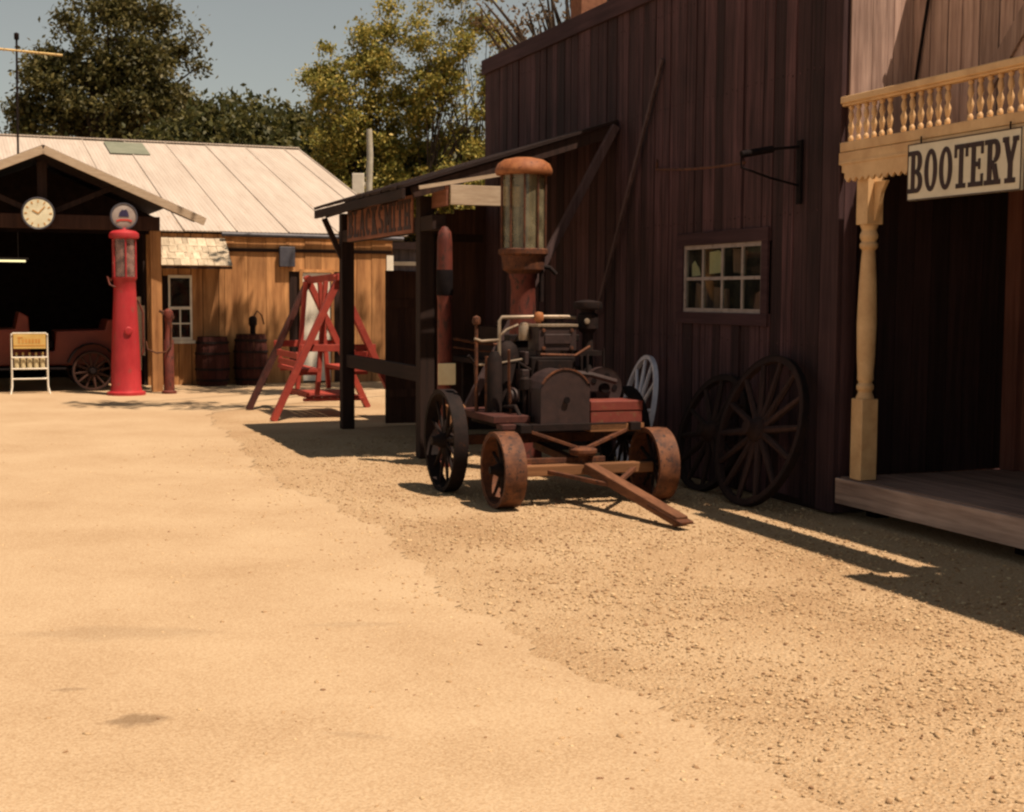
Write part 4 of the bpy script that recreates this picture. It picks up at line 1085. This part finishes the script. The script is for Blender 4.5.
for i in range(5):
    x, y = -.196 + i * .098, .06
    if bot is None:
        b = MB(); b.lathe([(.0, 0), (.04, 0), (.042, .02), (.042, .13), (.035, .16), (.015, .19), (.013, .225), (0, .226)], n=14)
        bot = thing('oil_bottle', 'leftmost of the five cream oil bottles in the wire rack', 'bottle', gw(-4.38 + x, -1.62 + y, .412), GA, 'oil bottles in the rack')
        b.build('bottle_body', M['oilbottle'], bot, smooth=True)
        b = MB(); b.lathe([(.018, .215), (.018, .24), (.008, .25), (0, .25)], n=10); b.build('spout', M['yellow'], bot, smooth=True)
    else:
        copy_thing(bot, gw(-4.38 + x, -1.62 + y, .412), None, ('', 'second from the left of five cream oil bottles in the wire rack', 'middle one of the five cream oil bottles in the wire rack', 'second from the right of five cream oil bottles in the wire rack', 'rightmost of the five cream oil bottles in the wire rack')[i])

# old open car in the bay
car = thing('vintage_car', 'dull red open vintage car with wooden spoked wheels in the dark bay', 'car', gw(-3.38, -1.15), GA)
b = MB(); b.prism([(-2.6, .42), (.05, .42), (.42, .50), (.5, .62), (.5, 1.0), (.42, 1.02), (.40, 1.16), (.27, 1.17), (.22, 1.0), (-.55, .98), (-.58, .66), (-.95, .64), (-.98, 1.22), (-1.12, 1.30), (-1.18, 1.02), (-1.75, 1.0), (-1.80, .75), (-2.2, .75), (-2.25, 1.08), (-3.1, 1.02), (-3.15, .5)], 1.15, (0, .12, 0))
b.build('body', M['reddark'], car, bevel=.02)
b = MB()
for cx in (0, -2.75):
    pts = []
    for i in range(9):
        a = math.radians(15 + 150 * i / 8); pts.append((cx + .40 * math.cos(a), .0, .36 + .42 * math.sin(a)))
    for i in range(8): b.beam(pts[i], pts[i + 1], .24, .02, up=(0, 0, 1))
b.span((-2.35, -.08, .36), (-.40, .12, .39)); b.build('fender', M['black'], car, bevel=.004)
dkr = (M['brownwood'], M['black'], M['brownwood'], M['iron'])
for cx in (0, -2.75):
    for cy in (0, 1.35): wheel_parts(car, (cx, cy, .33), .33, .10, 12, .045, dkr, hub=.075, hubw=.16, spoke=.02)
b = MB(); b.span((-.95, .18, .70), (-.60, 1.2, .82)); b.span((-2.2, .18, .72), (-1.85, 1.2, .82)); b.build('seat', M['black'], car, bevel=.02)
b = MB(); b.tube((-2.15, .5, .9), (-1.85, .5, 1.2), .015); b.lathe([(.17, -.012), (.19, -.012), (.19, .012), (.17, .012)], (-1.84, .5, 1.21), 20, RY(-.7), closed=True); b.build('steering_wheel', M['black'], car, smooth=True)
b = MB(); b.beam((-2.2, .2, 1.05), (-2.3, .2, 1.62), .03, .03); b.beam((-2.2, 1.15, 1.05), (-2.3, 1.15, 1.62), .03, .03); b.beam((-2.3, .2, 1.62), (-2.3, 1.15, 1.62), .03, .03); b.build('windshield_frame', M['iron'], car)

# dark red barrels against the lit wall
def barrel(label, x, y, r, h):
    o = thing('barrel', label, 'barrel', gw(x, y), GA, 'barrels by the station wall')
    b = MB(); n = 16
    for i in range(n):
        a0, a1 = 2 * PI * i / n + .01, 2 * PI * (i + 1) / n - .01
        rows = [(r * .86, .0), (r * .97, h * .25), (r, h * .5), (r * .97, h * .75), (r * .86, h)]
        vs = [(q * math.cos(a), q * math.sin(a), z) for q, z in rows for a in (a0, a1)]
        k = len(b.v); b.v += vs
        for j in range(4): b.f.append((k + 2 * j, k + 2 * j + 1, k + 2 * j + 3, k + 2 * j + 2))
    b.build('staves', M['barrel'], o)
    for z, q in ((.12, .93), (.34, .99), (.66, .99), (.88, .93)):
        b = MB(); b.lathe([(r * q + .002, h * z - .02), (r * q + .01, h * z - .02), (r * q + .01, h * z + .02), (r * q + .002, h * z + .02)], n=24, closed=True); b.build('hoop', M['iron'], o, smooth=True)
    b = MB(); b.lathe([(0, h - .05), (r * .85, h - .05), (r * .85, h - .03), (0, h - .03)], n=20); b.build('lid', M['barrel'], o)


barrel('dark red barrel against the tan wall next to the white window', -1.28, -.36, .30, .86)
barrel('dark red barrel against the tan wall below the grey meter box', -.60, -.34, .30, .90)
o = thing('hand_pump', 'dark cast-iron pitcher pump standing on the barrel below the meter box', 'hand pump', gw(-.56, -.34, .872), GA)
b = MB(); b.lathe([(.09, 0), (.09, .02), (.05, .04), (.05, .16), (.075, .2), (.075, .3), (.05, .34), (0, .35)], n=14); b.path([(0, -.06, .24), (0, -.14, .24), (0, -.17, .19)], .025, 8); b.build('body', M['iron'], o, smooth=True)
b = MB(); b.path([(.02, 0, .34), (.08, 0, .44), (.16, 0, .36), (.2, 0, .2)], .014, 8); b.build('handle', M['rust'], o, smooth=True)

# roof aerial
o = thing('roof_aerial', 'thin television aerial mast with pale cross boom on the station roof', 'aerial', gw(-4.30, 2.5, 0), GA)
b = MB(); b.path([(0, 0, 3.4), (.01, 0, 5.2), (.02, 0, 6.28)], .02, 8); b.lathe([(.03, 6.22), (.045, 6.24), (.045, 6.34), (0, 6.36)], (.02, 0, 0), 8); b.build('mast', M['iron'], o, smooth=True)
b = MB(); b.tube((-.9, 0, 6.06), (.82, .0, 6.0), .022, n=8); b.build('boom', M['yellow'], o, smooth=True)
b = MB()
for i in range(6): b.tube((-.8 + i * .3, -.22 + .02 * i, 6.05 - i * .01), (-.8 + i * .3, .22 - .02 * i, 6.05 - i * .01), .006, n=6)
b.build('elements', M['steel'], o, smooth=True)

# small grey shed beyond the station
o = thing('storage_shed', 'blue-grey shed with white trim boards glimpsed through the lean-to', 'shed', (-.9, 29.5, 0), math.radians(6))
b = MB(); planks(b, -1.7, 1.8, 0, 2.62, y=0); b.span((-1.7, .01, 0), (1.8, 3, 2.6)); b.build('wall', M['greywall'], o)
b = MB(); b.prism([(-2.0, 2.55), (2.1, 2.55), (1.9, 2.7), (-1.8, 2.7)], 3.4, (0, -.2, 0)); b.build('roof', M['roofdark'], o)
b = MB(); b.span((-1.6, -.06, 2.22), (.2, -.03, 2.30)); b.span((-1.6, -.06, 2.04), (.2, -.03, 2.10)); b.build('trim', M['white'], o)

# white weathered pole behind the lean-to
o = thing('pole', 'pale weathered wooden pole rising in front of the yellow-green tree', 'pole', (-3.72, 36.4, 0))
b = MB(); b.path([(0, 0, 0), (.02, 0, 2.5), (0, 0, 4.4), (.03, 0, 5.2), (.01, 0, 5.85)], [.12, .11, .09, .085, .075], 10); b.build('shaft', M['palebark'], o, smooth=True)
b = MB(); b.span((-.42, -.10, 4.2), (-.12, .10, 4.72)); b.span((-.12, -.04, 4.4), (.02, .04, 4.5)); b.build('box', M['white'], o, bevel=.01)

# ------------------------------------------------------------------ red lawn swing
sw = thing('lawn_swing', 'red wooden A-frame lawn swing with facing seats behind the lean-to', 'swing', bw(0, 0), BA)
for x in (-1.02, -2.83):
    for sgn in (-1, 1):
        b = MB(); b.beam((x, -1.64 + sgn * .85, 0), (x, -1.64 - sgn * .03, 1.86), .08, .115, up=(1, 0, 0)); lg = b.build('leg', M['redold'] if (x < -2 and sgn < 0) else M['redswing'], sw, bevel=.004)
        if x < -2 and sgn < 0: lg['label'] = 'darker brown-red weathered leg'  # far left leg takes the darker red
    b = MB(); b.beam((x - .045, -2.12, .92), (x - .045, -1.14, .92), .05, .09); b.build('crossbar', M['redswing'], sw, bevel=.004)
b = MB(); b.beam((-2.95, -1.64, 1.80), (-.92, -1.64, 1.83), .07, .09); b.build('top_beam', M['redswing'], sw, bevel=.004)
for sgn in (-1, 1):
    for x in (-1.30, -2.55):
        b = MB(); b.beam((x, -1.64 + sgn * .10, 1.78), (x, -1.64 + sgn * .22, .30), .055, .08, up=(1, 0, 0)); b.build('hanger', M['redswing'], sw, bevel=.003)
    b = MB()
    for i in range(4): b.span((-2.6, -1.64 + sgn * (.22 + i * .075) - .04, .60), (-1.26, -1.64 + sgn * (.22 + i * .075) + .036, .645))
    b.span((-2.56, -1.64 + sgn * .18, .56), (-2.52, -1.64 + sgn * .46, .598)); b.span((-1.34, -1.64 + sgn * .18, .56), (-1.30, -1.64 + sgn * .46, .598)); b.build('seat', M['redswing'], sw, bevel=.003)
    b = MB()
    for i in range(2): b.beam((-2.6, -1.64 + sgn * (.47 + i * .015), .70 + i * .11), (-1.26, -1.64 + sgn * (.47 + i * .015), .70 + i * .11), .02, .08)
    b.beam((-2.5, -1.64 + sgn * .45, .60), (-2.5, -1.64 + sgn * .47, .86), .03, .04, up=(1, 0, 0)); b.beam((-1.36, -1.64 + sgn * .45, .60), (-1.36, -1.64 + sgn * .47, .86), .03, .04, up=(1, 0, 0)); b.build('backrest', M['redswing'], sw, bevel=.003)
b = MB()
for i in range(7): b.span((-2.55, -2.0 + i * .105, .26), (-1.30, -1.905 + i * .105, .285))
b.span((-2.58, -2.04, .22), (-2.52, -1.24, .258)); b.span((-1.34, -2.04, .22), (-1.28, -1.24, .258)); b.span((-2.56, -2.0, .29), (-1.3, -1.96, .33)); b.build('footboard', M['redswing'], sw, bevel=.003)


# ------------------------------------------------------------------ trees
def leaves(centres, spread, per, size, sizej=.4):
    n = len(centres) * per
    c = np.repeat(centres, per, 0) + rng.normal(0, 1, (n, 3)) * np.repeat(spread, per)[:, None] * np.array([1, 1, .75])
    a = rng.normal(0, 1, (n, 3)); a /= np.linalg.norm(a, axis=1, keepdims=True)
    q = rng.normal(0, 1, (n, 3)); q -= (q * a).sum(1, keepdims=True) * a; q /= np.linalg.norm(q, axis=1, keepdims=True)
    L = size * (1 + rng.uniform(-sizej, sizej, (n, 1)))
    W = L * rng.uniform(.35, .6, (n, 1))
    nrm = np.cross(a, q)
    V = np.stack([c - a * L * .5, c + q * W * .5 + nrm * W * .15, c + a * L * .5, c - q * W * .5 + nrm * W * .15], 1)
    return V.reshape(-1, 3), np.arange(n * 4).reshape(n, 4)


def blob_points(blobs, n, shell=.55):
    """Clump centres through a union of ellipsoids, thicker towards their outside."""
    out = []
    w = np.array([b[3] * b[4] * b[5] for b in blobs]) ** .7; w /= w.sum()
    for b, k in zip(blobs, rng.multinomial(n, w)):
        d = rng.normal(0, 1, (k, 3)); d /= np.linalg.norm(d, axis=1, keepdims=True)
        r_ = rng.uniform(shell ** 3, 1, (k, 1)) ** (1 / 3) * rng.uniform(.82, 1.08, (k, 1))
        out.append(np.array(b[:3]) + d * r_ * np.array(b[3:6]))
    return np.concatenate(out)


def tree(name, label, base, blobs, nclump, per, spread, size, mat, trunk_r=.25, trunk_h=3.0, nlimb=26, bark='bark', lean=(0, 0), group=None, cat='tree', stems=1, shell=.55):
    o = thing(name, label, cat, base, 0, group)
    cs = blob_points(blobs, nclump, shell)
    V, F = leaves(cs, rng.uniform(.6, 1.3, len(cs)) * spread, per, size)
    mesh_np('crown', V, F, mat, o)
    b = MB()
    top = np.array([lean[0], lean[1], trunk_h])
    for s_ in range(stems):
        ox, oy = (0, 0) if stems == 1 else (rng.uniform(-.6, .6), rng.uniform(-.4, .4))
        tp = top + (0 if stems == 1 else rng.uniform(-.8, .8, 3))
        b.path([(ox, oy, 0), (ox * .9 + tp[0] * .3, oy + tp[1] * .3, trunk_h * .4), tuple(tp)], [trunk_r * 1.25, trunk_r, trunk_r * .72], 10)
        for i in rng.choice(len(cs), min(nlimb, len(cs)), replace=False):
            e = cs[i]
            st_ = tp * rng.uniform(.72, 1.0)
            mid = st_ + (e - st_) * .5 + np.array([0, 0, .08 * np.linalg.norm(e - st_)]) + rng.normal(0, .12, 3)
            b.path([tuple(st_), tuple(mid), tuple(e)], [trunk_r * .38, trunk_r * .2, trunk_r * .05], 6)
    b.build('trunk', M[bark], o, smooth=True)
    return o


# big oak behind the station (upper left)
tree('oak_tree', 'big dark round-crowned oak tree rising behind the station roof', (-14.3, 50, 0),
     [(0, 0, 10.2, 2.1, 2.0, 1.7), (-1.4, 0, 8.6, 1.9, 1.8, 1.3), (1.5, 0, 9.2, 1.7, 1.7, 1.5), (.3, 0, 8.2, 2.6, 2.2, 1.3), (-2.2, 0, 7.6, 1.2, 1.2, .8), (2.1, 0, 8.0, 1.1, 1.2, 1.0), (.8, 0, 11.6, 1.4, 1.3, .9), (-1.9, 0, 9.6, .7, .8, .5), (2.6, 0, 10.4, .6, .7, .5)],
     250, 150, .26, .19, M['leaf_oak'], trunk_r=.34, trunk_h=6.8, nlimb=40, shell=.7)
tall = [(-17.6, 46, 6.6, 1.7), (-15.0, 45, 6.5, 1.8), (-12.6, 45.5, 6.4, 1.9), (-10.6, 45, 6.9, 1.7), (-8.8, 44, 7.55, 1.7), (-7.2, 43, 7.6, 1.6), (-6.0, 42, 6.6, 1.4)]
labs = ['low dark tree at the far left edge behind the aerial mast', 'low bushy tree below the left side of the oak crown', 'low bushy tree directly below the oak trunk',
        'low tree filling the gap right of the oak trunk', 'rounded dark green tree standing right of the oak crown', 'taller dark green tree just left of the yellow-green tree', 'dark leafy tree above the right end of the station ridge']
for (x, y, h, w), lb in zip(tall, labs):
    tree('bushy_tree', lb, (x, y, 0), [(0, 0, h - 1.3, w, 1.4, 1.3), (-.5 * w, .2, h - 2.2, w * .7, 1.2, 1.3), (.6 * w, 0, h - 2.0, w * .7, 1.2, 1.2), (0, 0, h - 2.9, w, 1.3, 1.2)],
         190, 95, .30, .22, M['leaf_green'], trunk_r=.16, trunk_h=h - 2.6, nlimb=14, group='trees behind the station')
# yellow-green trees
tree('turning_tree', 'sunlit yellow-green tree with loose crown in the middle of the tree line', (-4.0, 39, 0),
     [(-1.3, 0, 7.3, .5, .5, .9), (.5, 0, 9.0, .3, .3, .9), (-.2, 0, 7.2, 1.3, 1.2, 1.2), (-.9, 0, 6.2, 1.2, 1.2, .9), (.7, 0, 6.3, 1.1, 1.1, 1.0), (.2, 0, 8.3, .7, .7, .8), (-1.1, 0, 8.0, .35, .35, .5), (0, 0, 5.0, 1.7, 1.3, 1.0), (-.1, 0, 3.9, 1.6, 1.2, .9)],
     215, 175, .18, .115, M['leaf_gold'], trunk_r=.07, trunk_h=4.2, nlimb=22, stems=2)
tree('turning_tree', 'tall airy yellow-green tree growing beside the far corner of the barn', (-1.7, 38.5, 0),
     [(1.2, 0, 7.8, .5, .5, 1.3), (-.2, 0, 8.6, 1.1, 1.0, 1.3), (.5, 0, 9.6, .9, .9, .9), (.5, 0, 7.0, .9, 1.0, 1.0), (-.7, 0, 7.2, .6, .8, .9), (.1, 0, 5.4, 1.3, 1.1, .9), (.2, 0, 4.2, 1.4, 1.1, .8)],
     150, 160, .17, .11, M['leaf_gold'], trunk_r=.08, trunk_h=4.6, nlimb=26, stems=2)
tree('bushy_tree', 'dark shrubby tree low behind the yellow-green trees and the pale pole', (-3.2, 41, 0), [(0, 0, 4.6, 2.4, 1.4, 1.4), (-1.6, 0, 5.2, 1.4, 1.3, 1.2), (1.8, 0, 5.0, 1.5, 1.3, 1.4), (0, 0, 3.2, 2.8, 1.3, 1.2)],
     330, 90, .32, .22, M['leaf_green'], trunk_r=.16, trunk_h=3.2, nlimb=16)
tree('bare_tree', 'nearly bare thin-branched tree behind the barn roof', (1.6, 33, 0), [(0, 0, 8.4, 1.4, 1.2, 1.4), (-1.2, 0, 7.8, 1.0, 1.0, .9), (.8, 0, 8.6, 1.4, 1.2, 1.2), (-2.2, 0, 8.2, .6, .7, .7)],
     120, 16, .20, .12, M['leaf_dry'], trunk_r=.34, trunk_h=5.4, nlimb=95, shell=.2)
# shade tree whose boughs reach over the station front (crown above the frame) and dapple its wall
tree('shade_tree', 'broad shade tree behind the barn with boughs spreading over the station yard', (1.9, 24.2, 0),
     [(-3.0, -1.7, 9.4, 1.8, 1.0, .5), (-3.9, -2.0, 9.2, .9, .9, .5), (-1.0, -1.4, 10.2, 1.6, 1.2, .8), (-2.4, -3.2, 8.8, 1.2, .8, .45), (-3.4, -6.2, 8.9, 1.6, .6, .4)],
     72, 70, .20, .20, M['leaf_gold'], trunk_r=.22, trunk_h=7.6, nlimb=30)

# ------------------------------------------------------------------ light, sky, camera
W = bpy.data.worlds.new('World'); sc.world = W
W.use_nodes = True
nt = W.node_tree
bg = nt.nodes['Background']
sky = nt.nodes.new('ShaderNodeTexSky')
sky.sky_type = 'NISHITA'; sky.sun_disc = False
dx, dy = .35, .27
tosun = Vector((math.cos(BA) * dx - math.sin(BA) * dy, math.sin(BA) * dx + math.cos(BA) * dy, 1.0)).normalized()
sky.sun_elevation = math.asin(tosun.z)
sky.sun_rotation = math.atan2(tosun.x, tosun.y)
sky.air_density = 1.0; sky.dust_density = 0.2; sky.ozone_density = 1.0
hs = nt.nodes.new('ShaderNodeHueSaturation'); hs.inputs['Saturation'].default_value = .44
nt.links.new(sky.outputs[0], hs.inputs['Color'])
tn = nt.nodes.new('ShaderNodeMix'); tn.data_type = 'RGBA'; tn.blend_type = 'MULTIPLY'; tn.inputs['Factor'].default_value = 1.0
nt.links.new(hs.outputs[0], tn.inputs[6]); tn.inputs[7].default_value = (1.0, .95, .82, 1)
nt.links.new(tn.outputs[2], bg.inputs['Color'])
bg.inputs['Strength'].default_value = 0.052
s = bpy.data.lights.new('sun', 'SUN'); s.energy = 5.0; s.angle = math.radians(.53); s.color = (1.0, .80, .615)
so = bpy.data.objects.new('sun', s); COL.objects.link(so)
so.rotation_euler = tosun.to_track_quat('Z', 'Y').to_euler()

cam = bpy.data.cameras.new('camera')
cam.sensor_width = 36; cam.lens = 1400 / 1024 * 36; cam.clip_start = .05; cam.clip_end = 3000
co = bpy.data.objects.new('camera', cam); COL.objects.link(co)
P = math.atan(110 / 1400); ROLL = .006
co.matrix_world = Matrix.Translation((0, 0, 1.6)) @ (Matrix.Rotation(PI / 2 - P, 4, 'X') @ Matrix.Rotation(ROLL, 4, 'Z'))
sc.camera = co

sc.render.engine = 'CYCLES'
sc.cycles.filter_width = 2.4
sc.cycles.use_denoising = True
sc.cycles.max_bounces = 8
sc.view_settings.view_transform = 'Standard'
sc.view_settings.look = 'None'
sc.view_settings.exposure = 0.60
sc.view_settings.gamma = 1.0
